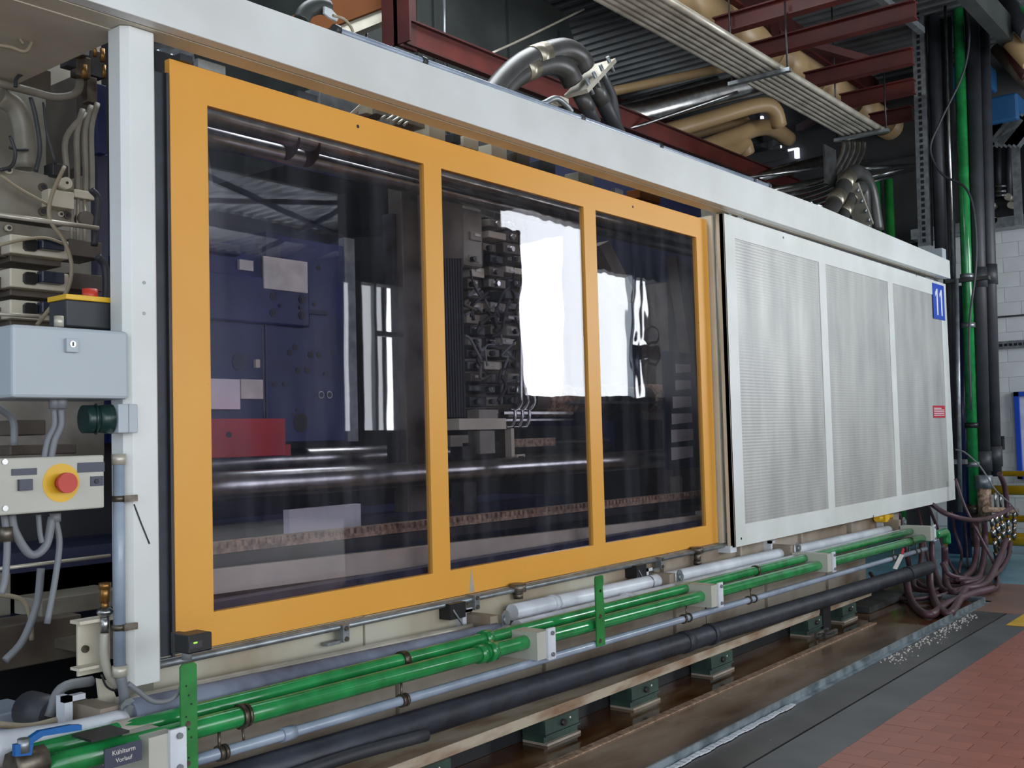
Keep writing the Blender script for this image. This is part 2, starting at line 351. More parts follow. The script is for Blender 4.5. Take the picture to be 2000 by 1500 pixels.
# walls behind and to the right
wall = st(MB().box(15.2, 15.3, -3, 0.9, -.03, 4.2), 'wall_right', 'wall')
for k in range(22):
    for j in range(10):
        y = -2.6+j*.4+(.2 if k % 2 else 0); z = k*.2
        if y+.39 > .9: continue
        if not (-1.2 < y < .9): continue
        MB().box(15.185, 15.2, y, y+.396, z+.002, z+.198).build('block', 'wall', wall)
st(MB().box(14.9, 15.18, -3, .9, 4.16, 4.3), 'trim_2', 'galv')
st(MB().box(15.3, 15.4, -14, 12, -.03, 6.6), 'wall_end', 'rearwall')
st(MB().box(-12, 15.4, -14.3, -13.98, -.03, 5.6), 'wall_left', 'bluedark')
st(MB().box(-4, 15.3, 7.9, 8.0, -.03, 6.6), 'wall_back', 'rearwall')
# perforated cable channel along the wall
ch = MB().box(15.12, 15.18, -1.2, .6, 2.58, 2.68); top(ch, 'wall_channel', 'galv', 'perforated galvanised channel running along the white block wall', 'channel')
holes = MB()
for q in range(30): holes.box(15.115, 15.121, -1.18+q*.06, -1.14+q*.06, 2.61, 2.645)
holes.build('slot', 'black', bpy.data.objects['wall_channel'], kind='stuff')
top(MB().box(15.14, 15.18, -1.2, .6, 3.0, 3.02), 'wall_conduit', 'rubber', 'thin dark conduit line high on the white block wall', 'conduit')
d1 = st(MB().frame([15.1, 15.11], [0, .1], [], -1, -.99), 'door_1', 'signblue')
x = 15.1; ya, yb = -.27, -1.25
st(MB().box(15.1, 15.18, ya, ya-.06, .85, 2.0).box(15.1, 15.18, yb, yb+.06, .85, 2.0).box(15.1, 15.18, yb, ya, 1.94, 2.0).box(15.1, 15.18, yb, ya, .85, .91), 'door_frame', 'signblue', d1)
st(MB().box(15.15, 15.18, ya, yb, .9, 1.95), 'door_leaf', 'whitepipe', d1)
sb = MB(); a = rect(1937, 853, 1962, 877, 0)
p = W(1950, 865, x=15.15); top(MB().box(15.08, 15.185, p.y-.07, p.y+.07, p.z-.09, p.z+.09).box(15.06, 15.08, p.y-.035, p.y+.035, p.z-.05, p.z+.05), 'wall_socket', 'black', 'small black socket box on the white block wall', 'socket')
# roof: ribbed sheet, higher over the machine
def ribs(x0, x1, y0, y1, z, pitch=.2, ty=0):
    m = MB(); x = x0
    while x < x1:
        q = [(x, z), (x+pitch*.35, z), (x+pitch*.5, z+.06), (x+pitch*.85, z+.06), (x+pitch, z)]
        for (a, za), (b, zb) in zip(q, q[1:]): m.add([(a, y0, za), (b, y0, zb), (b, y1, zb+ty), (a, y1, za+ty)], [(0, 1, 2, 3)])
        x += pitch
    return m
def ribsx(x0, x1, y0, y1, z, pitch=.2):
    m = MB(); y = y0
    while y < y1:
        q = [(y, z), (y+pitch*.35, z), (y+pitch*.5, z+.06), (y+pitch*.85, z+.06), (y+pitch, z)]
        for (a, za), (b, zb) in zip(q, q[1:]): m.add([(x0, a, za), (x0, b, zb), (x1, b, zb), (x1, a, za)], [(0, 1, 2, 3)])
        y += pitch
    return m
ceil = st(ribs(-4, 15.3, -8.6, 8, 6.6), 'ceiling', 'roofsheet')
st(MB().box(-4, 15.4, -8.6, 8, 6.68, 6.72), 'roof_backing', 'darkroof', ceil)
st(ribs(-4, 15.3, -14, -8.6, 5.5, .25), 'ceiling_1', 'roofwhite')
st(MB().box(-4, 15.4, -14, -8.6, 5.58, 5.62), 'roof_backing', 'darkroof', bpy.data.objects['ceiling_1'])
st(MB().box(-4, 15.4, -8.6, -8.5, 5.45, 6.7), 'trim_3', 'duct')
# partition behind the viewer: gate opening and door window that show in the panes
fr = MB().box(8.25, 8.42, -5.06, -5.0, 0, 4.4).box(9.08, 11.4, -5.2, -5.0, 0, 4.4).box(8.25, 9.1, -5.2, -5.0, 0, 1.7).box(8.25, 9.1, -5.2, -5.0, 3.4, 4.4).box(11.4, 15.2, -5.2, -5.0, 0, 2.15).box(13.2, 15.2, -5.2, -5.0, 4.05, 5.0).box(11.4, 13.2, -5.2, -5.0, 4.7, 5.0)
st(fr, 'wall_front', 'rearwall')
st(MB().box(8.66, 8.71, -5.12, -5.06, 1.7, 3.4).box(8.71, 9.08, -5.12, -5.06, 2.8, 2.86), 'window_1', 'boxgrey')
st(MB().box(14.25, 14.33, -5.15, -5.0, 2.15, 4.05), 'window_2', 'boxgrey')
def MWr(px, py, z): p = W(px, py, z=z); return Vector((p.x, -p.y, z))
for i, (a, b) in enumerate((((400, 340), (660, 458)), ((400, 391), (730, 397)), ((515, 489), (706, 389)))):
    top(MB().bar(MWr(*a, 5.4), MWr(*b, 5.4), .07, .07), 'roof_brace', 'bluedark', ['dark roof brace crossing the low ceiling, seen mirrored in the first pane', 'dark roof brace nearer the gate, seen mirrored in the first pane', 'dark roof brace running the other way, seen mirrored in the first pane'][i], 'brace')
for i, (a, b) in enumerate((((410, 424), (700, 484)), ((780, 405), (560, 520)))):
    top(MB().bar(MWr(*a, 5.35), MWr(*b, 5.35), .3, .2), 'roof_beam', 'bluedark', ['dark blue roof beam, nearer one, mirrored in the first pane', 'dark blue roof beam, farther one, mirrored in the first pane'][i], 'beam')

# ============================================================ MACHINE
mach = T('moulding_machine', 'long white industrial machine housing with sliding doors and beige bed', 'machine', (7, .5, 0))
zb = lambda x: 3.219+(x-2.3)*.0045
ZT = [(.9, 3.43), (2.8, 3.441), (5.9, 3.492), (8.8, 3.522), (12.66, 3.476)]
def zt(x):
    for (a, za), (b, zb_) in zip(ZT, ZT[1:]):
        if x <= b or b == 12.66: return za+(zb_-za)*(x-a)/(b-a)
def tap(x0, x1, y0, y1, b, t):
    xs = [x0]+[x for x, z in ZT if x0 < x < x1]+[x1]; vs = []; fs = []
    for x in xs: vs += [(x, y0, b(x)), (x, y1, b(x)), (x, y1, t(x)), (x, y0, t(x))]
    for i in range(len(xs)-1):
        o = 4*i; fs += [(o+j, o+(j+1) % 4, o+4+(j+1) % 4, o+4+j) for j in range(4)]
    fs += [(3, 2, 1, 0), tuple(4*(len(xs)-1)+j for j in range(4))]
    return MB().add(vs, fs)
beam = tap(.9, 12.66, -.22, -.155, zb, zt).build('top_beam', 'white', mach, .004)
tap(.9, 12.6, -.149, -.045, lambda x: zb(x)-.002, lambda x: zt(x)-.03).build('inner_channel', 'beige', mach)
tap(2.4, 12.6, -.155, -.149, lambda x: zb(x)+.01, lambda x: zt(x)-.04).build('channel_seam', 'black', mach)
tap(.2, 2.3, -.040, 1.5, lambda x: zb(x)-.006, lambda x: zb(x)+.02).build('roof_panel', 'beige', mach)
post = MB().prism([Vector((2.235, -.02, .70)), Vector((2.235, -.10, .70)), Vector((2.262, -.125, .70)), Vector((2.365, -.125, .70)), Vector((2.375, -.115, .70)), Vector((2.375, -.02, .70))], Vector((0, 0, 2.515)))
po = post.build('front_post', 'white', mach, .002)
for (px, py) in ((282, 552), (282, 612)): 
    q = W(px, py, y=-.127); MB().cyl(q, q+Vector((0, .005, 0)), .007).build('screw', 'galv', po)
MB().tube(pt([(262, 985), (275, 1020), (292, 1062)], -.127), .003, 6).build('scratch', 'darksteel', po)
MB().box(2.385, 2.50, .01, .05, .74, 3.12).build('door_seal', 'darkgasket', mach)
MB().box(2.415, 2.432, .0, .01, .74, 3.12).box(2.50, 2.512, -.01, .03, .74, 3.12).build('seal_ridge', 'rubber', mach)
# centre post behind the join of the two doors
MB().box(7.19, 7.24, -.03, .10, .74, 3.22).build('centre_post', 'beige', mach)
MB().box(7.17, 7.27, -.1, .04, .69, .74).build('post_foot', 'whitepipe', mach)
# bed
b = mach
xs = [2.42, 3.55, 4.28, 4.33, 5.35, 6.22, 6.3, 8.05, 9.5, 11.2]
for i in range(len(xs)-1):
    MB().box(xs[i], xs[i+1]-.004, -.0-(.012 if i % 2 else 0), .2, .44, .76).build('bed_panel', 'bed' if xs[i] < 6.25 else 'bedlow', b)
xs = [2.42, 3.2, 3.6, 4.05, 4.75, 5.75, 6.2, 7.0, 7.6, 8.25, 8.8, 9.7]
for i in range(len(xs)-1):
    MB().box(xs[i], xs[i+1]-.006, -.16-(.0 if i % 2 else .02), .1, .13, .5).build('lower_panel', 'bedlow', b)
MB().box(1.5, 9.2, -.395, -.05, .160, .178).box(1.5, 9.2, -.405, -.395, .148, .184).build('bed_ledge', 'rust', b)
MB().box(1.5, 9.2, -.400, -.390, .130, .149).build('ledge_web', 'rust', b)
MB().box(1.5, 9.0, -.26, -.2, 0.006, .16).build('under_shade', 'black', b)  # black sheet put in for the dark shade under the bed
for i in range(5):
    x = 6.3+i*1.15
    MB().box(x, x+.03, -.04, .0, .45, .75).build('bed_rib', 'bedlow', b)
# rails carrying the doors
rl = MB().cyl((2.4, -.045, .742), (7.3, -.045, .742), .014, 10).box(2.4, 7.3, -.03, .0, .748, .758)
rl.build('lower_rail', 'galv', b)
for px, py in ((672, 1232), (928, 1172), (1290, 1096)):
    q = W(px, py, y=-.06)
    c = MB().cbox(q.x-.02, q.x+.02, -.075, -.03, q.z-.05, q.z+.03, .004).build('rail_clamp', 'galv', b)
    MB().cyl((q.x, -.082, q.z-.035), (q.x, -.07, q.z-.035), .011).build('bolt', 'dirtysteel', c); MB().cyl((q.x, -.082, q.z+.012), (q.x, -.07, q.z+.012), .011).build('bolt', 'dirtysteel', c)
    MB().box(q.x-.10, q.x-.02, -.06, -.02, q.z-.055, q.z-.04).build('clamp_arm', 'galv', b)
for px, py in ((1012, 1155), (1362, 1092)):
    q = W(px, py, y=-.05)
    MB().tube([(q.x, -.05, .775), (q.x, -.05, .73)], .045, 14, 2).tube([(q.x, -.05, .74), (q.x, -.05, q.z-.02)], .026, 12, 2).tube([(q.x, -.05, q.z-.01), (q.x, -.05, q.z-.04)], .03, 6, 2).build('drain_fitting', 'dirtysteel', b)
for px, py in ((890, 1195), (1245, 1118)):
    q = W(px, py, y=-.02); MB().box(q.x-.12, q.x+.0, -.09, 0, q.z-.02, q.z+.06).build('dark_mount', 'black', b)
    MB().bar((q.x-.1, -.09, q.z+.03), (q.x+.02, -.10, q.z-.12), .008, .008).build('stay_rod', 'galv', b)
# levelling feet
for i, (px, py) in enumerate(((400, 1640), (800, 1545), (1068, 1440), (1270, 1380), (1425, 1318), (1545, 1240), (1575, 1238), (1652, 1212))):
    q = W(px, py, z=0); 
    if i in (5,): continue
    x = q.x; wd = .15
    f = T('levelling_foot', 'green machine foot under the bed ledge, '+['farthest left under the lagged pipe', 'second from the left', 'below the rust-streaked ledge, leftmost fully seen', 'right of the first clear foot', 'in front of the middle bracket', '', 'beside the black upright cover', 'last one before the hoses'][i], 'foot', (x, -.38, 0), 'levelling feet under the bed')
    MB().box(x-wd, x+wd, -.43, -.27, .005, .018).build('base_plate', 'bedlow', f)
    MB().box(x-wd, x+wd, -.42, -.27, .06, .13).box(x-wd, x+wd, -.408, -.27, .018, .06).build('wedge_block', 'footgreen', f)
    MB().box(x-wd-.004, x+wd+.004, -.425, -.27, .05, .058).build('wedge_seam', 'footgreen', f)
    MB().cyl((x, -.44, .095), (x, -.41, .095), .018, 8).build('bolt', 'darksteel', f)
    MB().cyl((x+.07, -.422, .105), (x+.07, -.419, .105), .006, 8).build('dot', 'label', f)
MB().box(8.05, 8.2, -.43, -.3, .006, .19).build('ledge_cover', 'black', b)

# ---- orange sliding door
X0, PWD, ML = 2.7053, 1.3407, .1362
dr = T('orange_sliding_door', 'orange steel sliding door with three smoked windows', 'sliding door', (4.86, .02, .765))
xs = [2.522]; 
for i in range(3): xs += [X0+i*(PWD+ML), X0+i*(PWD+ML)+PWD]
xs.append(7.175); zs = [.762, .9027, 3.0324, 3.187]
MB().frame(xs, zs, [(1, 1), (3, 1), (5, 1)], 0, .035).build('door_frame', 'orange', dr, .002)
for i in range(3):
    a = X0+i*(PWD+ML)
    MB().box(a-.02, a+PWD+.02, .016, .021, .885, 3.05).build('window_pane', 'pane_flat' if i == 0 else 'pane', dr)
for px, py in ((699, 247), (1236, 404)):
    q = W(px, py, y=0); MB().cyl(q+Vector((0, -.001, 0)), q+Vector((0, .003, 0)), .009).build('bolt_hole', 'black', dr)
MB().box(2.56, 2.62, -.02, .03, 3.187, 3.215).box(3.2, 3.32, .0, .03, 3.187, 3.22).box(5.9, 6.0, .0, .03, 3.187, 3.22).build('hanger_block', 'darkgasket', dr)
MB().box(2.66, 2.8, .0, .03, 3.187, 3.225).build('hanger_plate', 'galv', dr)
q = W(922, 1150, y=-.002); MB().prism([Vector((q.x-.022, -.001, .768)), Vector((q.x+.022, -.001, .768)), Vector((q.x, -.001, .9))], Vector((0, .001, 0))).build('chipped_paint', 'conduit', dr)
# ---- white sliding door
wd_ = T('white_sliding_door', 'white steel sliding door with three perforated grey panels and the number 11', 'sliding door', (10, -.1, .73))
X1, PW1, M1 = 7.391, 1.6343, .151
xs = [7.206]
for i in range(3): xs += [X1+i*(PW1+M1), X1+i*(PW1+M1)+PW1]
xs.append(12.81); 
MB().frame(xs, [.728, .8868, 3.0597, 3.228], [(1, 1), (3, 1), (5, 1)], -.12, -.085).build('door_frame', 'white', wd_, .002)
for i in range(3):
    a = X1+i*(PW1+M1)
    MB().box(a-.02, a+PW1+.02, -.112, -.108, .87, 3.08).build('mesh_panel', 'mesh', wd_)
MB().box(7.206, 7.222, -.12, -.06, .73, 3.226).build('door_edge', 'beige', wd_)
MB().box(7.24, 12.8, -.085, -.06, .74, .8).box(7.24, 12.8, -.085, -.06, 3.1, 3.2).box(12.75, 12.8, -.085, -.06, .74, 3.2).build('rear_stiffener', 'beige', wd_)
for px, py in ((1530, 464), (1706, 1008), (1448, 1052), (1790, 538)):
    q = W(px, py, y=-.121); MB().cyl(q, q+Vector((0, .003, 0)), .010, 10).build('bolt_hole', 'black', wd_)
MB().box(7.45, 7.55, -.12, -.09, 3.228, 3.255).box(7.3, 7.35, -.12, -.09, 3.228, 3.255).box(12.1, 12.4, -.11, -.09, 3.228, 3.25).build('hanger_block', 'galv', wd_)
MB().box(7.3, 12.6, -.10, -.09, 3.228, 3.25).build('top_runner', 'darkgasket', wd_)
# number sign
p0 = W(1821, 552, y=-.125); p1 = W(1846, 628, y=-.125)
sg = MB().box(p0.x, p1.x, -.126, -.121, p1.z+.01, p0.z).build('number_sign', 'signblue', wd_, label='blue sign reading 11')
def text(s, name, m, parent, loc, size, rot=(math.pi/2, 0, 0), sx=1, ext=.001, bold=0, align='CENTER', **kw):
    c = bpy.data.curves.new('txt', 'FONT'); c.body = s; c.size = size; c.extrude = ext; c.offset = bold; c.align_x = align; c.align_y = 'CENTER'
    t = bpy.data.objects.new('txt', c); COL.objects.link(t); bpy.context.view_layer.update()
    me = bpy.data.meshes.new_from_object(t); bpy.data.objects.remove(t)
    me.transform(Matrix.LocRotScale(None, Matrix.Rotation(rot[2], 3, 'Z') @ Matrix.Rotation(rot[0], 3, 'X'), None) @ Matrix.Scale(sx, 4, (1, 0, 0)))
    me.materials.clear(); me.materials.append(M[m]); me.name = name
    o = bpy.data.objects.new(name, me); COL.objects.link(o); o.location = loc
    if parent: o.parent = parent; o.location = Vector(loc)-LOC[parent.name]
    LOC[o.name] = Vector(loc)
    for k, v in kw.items(): o[k] = v
    return o
cx, cz = (p0.x+p1.x)/2, (p0.z+p1.z)/2
dg = MB()
for ox in (-.085, .075):
    dg.prism([Vector((cx+ox+.0, -.1275, cz-.15)), Vector((cx+ox+.045, -.1275, cz-.15)), Vector((cx+ox+.045, -.1275, cz+.15)), Vector((cx+ox+.01, -.1275, cz+.15)), Vector((cx+ox-.045, -.1275, cz+.10)), Vector((cx+ox-.045, -.1275, cz+.055)), Vector((cx+ox, -.1275, cz+.095))], Vector((0, .0015, 0)))
dg.build('sign_digits', 'signwhite', sg, kind='stuff', label='white digits 11')
p0 = W(1822, 792, y=-.114); p1 = W(1846, 816, y=-.114)
sk = MB().box(p0.x, p1.x, -.116, -.1135, p1.z, p0.z).build('warning_sticker', 'stickred', wd_, label='red sticker with white lines of small print')
ln = MB()
for i in range(5):
    z = p0.z-.03-i*(p0.z-p1.z-.04)/5; ln.box(p0.x+.03, p1.x-.03-(.1 if i == 0 else 0), -.1170, -.116, z-.004, z+.004)
ln.build('print_line', 'signwhite', sk, kind='stuff')

# ============================================================ PIPE RACK ALONG THE BED
for i, (x, lab) in enumerate(((2.15, 'grey pipe bracket at the left beside the green strap, green pipes passing through'), (4.33, 'grey pipe bracket below the second window with white bolted end plate'),
                       (6.17, 'grey pipe bracket below the end of the orange door'), (8.08, 'grey pipe bracket below the first perforated panel'), (10.66, 'grey pipe bracket farthest right where the green pipe turns down'))):
    t = T('pipe_bracket', lab, 'pipe bracket', (x, -.25, .47), 'brackets carrying the pipes')
    z0, z1 = .475, .612
    MB().box(x-.075, x+.0, -.20, -.02, z0+.02, z1+.055).build('rear_bracket', 'bedlow', t)
    MB().box(x-.075, x+.03, -.50, -.21, z0, z1).build('front_bracket', 'panelbeige', t)
    pl = MB().cbox(x-.0, x+.065, -.512, -.50, z0-.01, z1+.01, .003).build('end_plate', 'whitepipe', t)
    for z in (z0+.015, z1-.015):
        MB().cyl((x+.035, -.522, z), (x+.035, -.512, z), .011, 8).build('bolt', 'galv', pl)
    MB().cbox(x-.01, x+.055, -.225, -.215, z0+.06, z1+.075, .02).cyl((x+.02, -.24, z1+.03), (x+.02, -.215, z1+.03), .024, 12).build('clamp_disc', 'galv', t)
    MB().box(x-.13, x-.10, -.06, .0, z0-.02, z1+.09).box(x-.13, x-.05, -.06, -.03, z1+.07, z1+.09).build('mount_angle', 'whitepipe', t)
def hpipe(name, m, lab, pa, pb_, y, r, cat='pipe', group=None, sag=None, **k):
    a = W(*pa, y=y); b_ = W(*pb_, y=y)
    mb = MB().tube([a, a.lerp(b_, .33), a.lerp(b_, .66), b_], r, 16, 3)
    return top(mb, name, m, lab, cat, group, **k), a, b_
gf, ga, gb = hpipe('green_pipe', 'green', 'front green water pipe running the full length through the brackets', (40, 1512), (1826, 1045), -.42, .037, group='green pipes')
gk, _, _ = hpipe('green_pipe', 'green', 'rear green water pipe lying just behind the front green one', (40, 1478), (1790, 1035), -.31, .033, group='green pipes')
def on(a, b_, px):            # point of the straight pipe nearest to picture column px
    best = None
    for i in range(401):
        p = a.lerp(b_, i/400); d = p-CP; u = 1000+F_PX*d.dot(_R)/d.dot(_f)
        if best is None or abs(u-px) < best[0]: best = (abs(u-px), p)
    return best[1]
def ring(a, b_, px, r, w_, name, m, parent, n=16, off=(0, 0, 0)):
    p = on(a, b_, px)+Vector(off); d = (b_-a).normalized()
    return MB().tube([p-d*w_/2, p+d*w_/2], r, n, 1).build(name, m, parent)
ring(ga, gb, 467, .047, .018, 'pipe_clamp', 'dirtysteel', gf); ring(ga, gb, 478, .044, .012, 'pipe_clamp', 'dirtysteel', gf)
ring(ga, gb, 958, .052, .05, 'union_nut', 'green', gf, 8); ring(ga, gb, 940, .045, .05, 'union_collar', 'green', gf)
ring(ga, gb, 1380, .043, .03, 'pipe_clamp', 'dirtysteel', gf); ring(ga, gb, 1778, .043, .03, 'pipe_clamp', 'dirtysteel', gf)
ka, kb = W(40, 1478, y=-.31), W(1790, 1035, y=-.31)
ring(ka, kb, 787, .041, .035, 'pipe_clamp', 'dirtysteel', gk); ring(ka, kb, 950, .047, .05, 'union_nut', 'green', gk, 8); ring(ka, kb, 1474, .039, .03, 'pipe_clamp', 'dirtysteel', gk)
# elbow at the far end of the green pipe
e = gb; q = e+Vector((.0, 0, 0))
MB().tube([e, e+Vector((.22, 0, 0)), e+Vector((.36, 0, -.01)), e+Vector((.38, 0, -.12))], .042, 14, 5).build('elbow', 'green', gf)
hpipe('white_pipe', 'whitepipe', 'front white insulated pipe beside the green ones, right half', (1010, 1228), (1770, 1040), -.215, .045, group='white pipes')
wf = bpy.data.objects['white_pipe']; wa, wb = W(1010, 1228, y=-.215), W(1770, 1040, y=-.215)
hpipe('white_pipe', 'whitepipe', 'rear white insulated pipe nearest the machine bed, right half', (1000, 1196), (1740, 1034), -.10, .045, group='white pipes')
wk = bpy.data.objects['white_pipe.001']; va, vb = W(1000, 1196, y=-.10), W(1740, 1034, y=-.10)
ring(va, vb, 1080, .052, .05, 'collar', 'whitepipe', wk, 8); ring(va, vb, 1266, .047, .012, 'strap', 'galv', wk)
ring(wa, wb, 1228, .053, .05, 'collar', 'whitepipe', wf, 8); ring(wa, wb, 1224, .057, .02, 'collar', 'whitepipe', wf, 8)
hpipe('lagged_pipe', 'lagging', 'thick grey-blue lagged pipe above the green pipes, left half', (250, 1400), (970, 1240), -.20, .062)
hpipe('white_pipe', 'conduit', 'thin white pipe above the thick grey lagged one', (230, 1372), (920, 1225), -.09, .021)
o_, pa, pb2 = hpipe('grey_pipe', 'greypipe', 'thin grey-blue pipe hanging below the green pipes', (330, 1500), (1808, 1072), -.45, .021)
for px in (432, 786, 1340, 1467, 1745, 1790):
    p = on(pa, pb2, px); c = ring(pa, pb2, px-4, .029, .018, 'pipe_clamp', 'dirtysteel', o_); ring(pa, pb2, px+5, .029, .014, 'pipe_clamp', 'dirtysteel', o_)
    MB().cyl(p, p+Vector((0, 0, .075)), .006, 8).build('hanger_rod', 'dirtysteel', c)
ring(pa, pb2, 560, .028, .06, 'socket', 'greypipe', o_)
o_, pa, pb2 = hpipe('black_pipe', 'foam', 'thick black foam insulated pipe lowest along the bed', (330, 1562), (1815, 1108), -.47, .062)
ring(pa, pb2, 1385, .069, .05, 'foam_collar', 'foam', o_); ring(pa, pb2, 1340, .067, .08, 'foam_collar', 'foam', o_); ring(pa, pb2, 1772, .069, .03, 'foam_collar', 'foam', o_)
for px, zz in ((1376, .3), (1772, .22), (468, .1)):
    p = on(ga, gb, px); MB().cyl(p-Vector((0, .01, .04)), p-Vector((0, .02, zz)), .005, 8).build('hanger_rod', 'dirtysteel', gf)
top(MB().tube(pt([(540, 1525), (690, 1474), (832, 1436)], -.56), .026, 12, 4), 'bare_pipe', 'rubber', 'dark bare pipe emerging from the torn black foam at the left', 'pipe')
# two perforated green straps
t = T('green_strap', 'tall perforated green strap at the left beside the sensor box', 'strap', (2.33, -.47, .2), 'green perforated straps')
a, b_, c_, d_ = rect(352, 1295, 384, 1510, -.475)
sb = MB().cbox(a, b_, -.480, -.472, c_, d_, .01).build('strap', 'greenbar', t)
for i, z in enumerate([1340, 1358, 1375, 1400, 1424, 1440, 1455, 1480]):
    q = W(364+(i % 3)*5, z, y=-.481); MB().cyl(q, q+Vector((0, .002, 0)), .004, 8).build('hole', 'black', sb)
for z in (1414, 1492):
    q = W(368, z, y=-.482); MB().cyl(q, q+Vector((0, .01, 0)), .011, 8).build('bolt', 'dirtysteel', sb)
t = T('green_strap', 'short green strap with slot below the second window', 'strap', (4.6, -.47, .4), 'green perforated straps')
a, b_, c_, d_ = rect(1163, 1124, 1179, 1262, -.475)
sb = MB().prism([Vector((a, -.48, c_)), Vector((b_, -.48, c_)), Vector((b_, -.48, c_+.22)), Vector((b_-.01, -.48, d_-.06)), Vector((b_, -.48, d_-.04)), Vector((b_, -.48, d_-.01)), Vector((b_-.01, -.48, d_)), Vector((a+.01, -.48, d_)), Vector((a, -.48, d_-.01))], Vector((0, .008, 0))).build('strap', 'greenbar', t)
for z in (1204, 1252):
    q = W(1173, z, y=-.483); MB().cyl(q, q+Vector((0, .01, 0)), .013, 8).build('bolt', 'dirtysteel', sb)
q = W(1173, 1154, y=-.482); MB().cyl(q, q+Vector((0, .004, 0)), .009, 8).build('hole', 'black', sb)
# small sensor box under the door corner
t = T('sensor_box', 'small black sensor with green display below the orange door corner', 'sensor', (2.45, -.45, .75))
a, b_, c_, d_ = rect(358, 1236, 405, 1278, -.46)
MB().box(a, b_, -.49, -.40, c_+.01, d_).build('housing', 'black', t, .006)
a2, b2, c2, d2 = rect(370, 1252, 395, 1266, -.493)
dd = MB().box(a2, b2, -.4925, -.489, c2, d2).build('display', 'rubber', t)
a2, b2, c2, d2 = rect(379, 1254, 386, 1257, -.495); MB().box(a2, b2, -.494, -.492, c2, d2).build('display_light', 'screen', dd)
q = W(365, 1288, y=-.45); MB().tube([q+Vector((0, 0, .04)), q-Vector((0, 0, .0))], .018, 12, 1).build('cable_gland', 'cable', t)
MB().tube(pt([(365, 1296), (358, 1335), (335, 1365), (300, 1370), (270, 1350), (250, 1335)], -.45), .009, 8).build('cable', 'cable', t)
top(MB().box(*rect(340, 1235, 356, 1275, -.3)[:2], -.32, -.28, *rect(340, 1235, 356, 1275, -.3)[2:]), 'sensor_bracket', 'darksteel', 'dark angle bracket beside the small sensor box', 'bracket')

# ============================================================ LEFT BAY: panels, boxes, hydraulics
t = T('key_box', 'grey steel enclosure with a key lock hung left of the post', 'enclosure', (1.95, -.1, 1.76))
a, b_, c_, d_ = rect(24, 640, 252, 778, -.15)
MB().box(a, b_, -.15, .12, c_, d_).build('body', 'boxgrey', t, .012)
l0 = rect(130, 661, 153, 688, -.165); lk = MB().box(l0[0], l0[1], -.168, -.15, l0[2], l0[3]).build('lock_plate', 'boxgrey', t, .002)
q = W(143, 672, y=-.17); MB().cyl(q, q+Vector((0, .006, 0)), .012).build('key_barrel', 'steel', lk); MB().box(q.x-.002, q.x+.002, q.y-.002, q.y, q.z-.007, q.z+.007).build('keyhole', 'black', lk)
for i, px in enumerate((118, 105)):
    q = W(px, 790, y=-.08); g = MB().tube([q+Vector((0, 0, .03)), q-Vector((0, 0, .015))], .024-.006*i, 8, 1).build('cable_gland', 'cable', t)
    MB().tube(pt([(px, 800), (px+1, 830), (px-12, 860), (px-20, 900)], -.08), .014-.004*i, 10).build('cable', 'cable', g)
q = W(115, 628, y=-.03); MB().tube([q-Vector((0, 0, .02)), q+Vector((0, 0, .02))], .018, 8, 1).build('cable_gland', 'conduit', t)
t = T('stop_box', 'small black box with yellow lid and red push button on the enclosure', 'push-button box', (2.15, 0, 2.03))
a, b_, c_, d_ = rect(130, 588, 216, 640, 0.0)
MB().box(a, b_, 0, .13, c_, d_+.0).build('housing', 'rubber', t, .006)
MB().box(a-.003, b_+.003, -.004, .135, d_, d_+.02).build('lid', 'yellow', t, .003)
q = W(176, 590, y=.06); MB().tube([q, q+Vector((0, 0, .05))], .029, 20, 1).build('push_button', 'estop', t)
t = T('control_panel', 'beige control panel with red emergency button on a yellow disc', 'control panel', (1.95, -.1, 1.36))
a, b_, c_, d_ = rect(-10, 892, 204, 1000, -.15)
MB().box(a, b_, -.15, -.05, c_, d_).build('housing', 'panelbeige', t, .006)
q = W(120, 943, y=-.152); ds = MB().cyl(q, q+Vector((0, .004, 0)), .068, 36).build('yellow_disc', 'yellow', t)
q2 = W(126, 945, y=-.185); MB().cyl(q+Vector((0, -.03, 0)), q, .026, 20).cyl(q+Vector((0, -.045, 0)), q+Vector((0, -.025, 0)), .036, 24).build('push_button', 'estop', ds)
for r_, nm, m in (((23, 915, 72, 928), 'name_strip', 'navy'), ((152, 903, 204, 922), 'name_strip', 'navy'), ((35, 936, 61, 958), 'square_button', 'navy'), ((177, 930, 202, 949), 'selector_plate', 'navy')):
    a, b_, c_, d_ = rect(*r_, -.153); o = MB().box(a, b_, -.154 if 'button' not in nm else -.165, -.149, c_, d_).build(nm, m, t)
    if nm == 'selector_plate':
        q = W(190, 940, y=-.158); MB().cyl(q, q+Vector((0, .008, 0)), .009).build('selector', 'black', o)
for (px, py) in ((10, 902), (11, 993)):
    q = W(px, py, y=-.154); MB().cyl(q, q+Vector((0, .006, 0)), .010, 12).build('screw', 'steel', t)
for pts, r_ in (([(22, 1005), (30, 1040), (60, 1083), (90, 1065), (102, 1010)], .015), ([(8, 1005), (14, 1060), (10, 1130), (2, 1160)], .012), ([(108, 1012), (116, 1060), (108, 1130), (92, 1218)], .011), ([(75, 1005), (78, 1040), (82, 1060)], .009)):
    MB().tube(pt(pts, -.06), r_, 10).build('cable', 'cable', t)
q = W(108, 1008, y=-.06); MB().tube([q+Vector((0, 0, .01)), q-Vector((0, 0, .02))], .02, 8, 1).build('cable_gland', 'cable', t)
q = W(12, 1040, y=-.06); MB().tube([q+Vector((0, 0, .02)), q-Vector((0, 0, .03))], .022, 12, 1).build('cable_gland', 'dirtysteel', t)
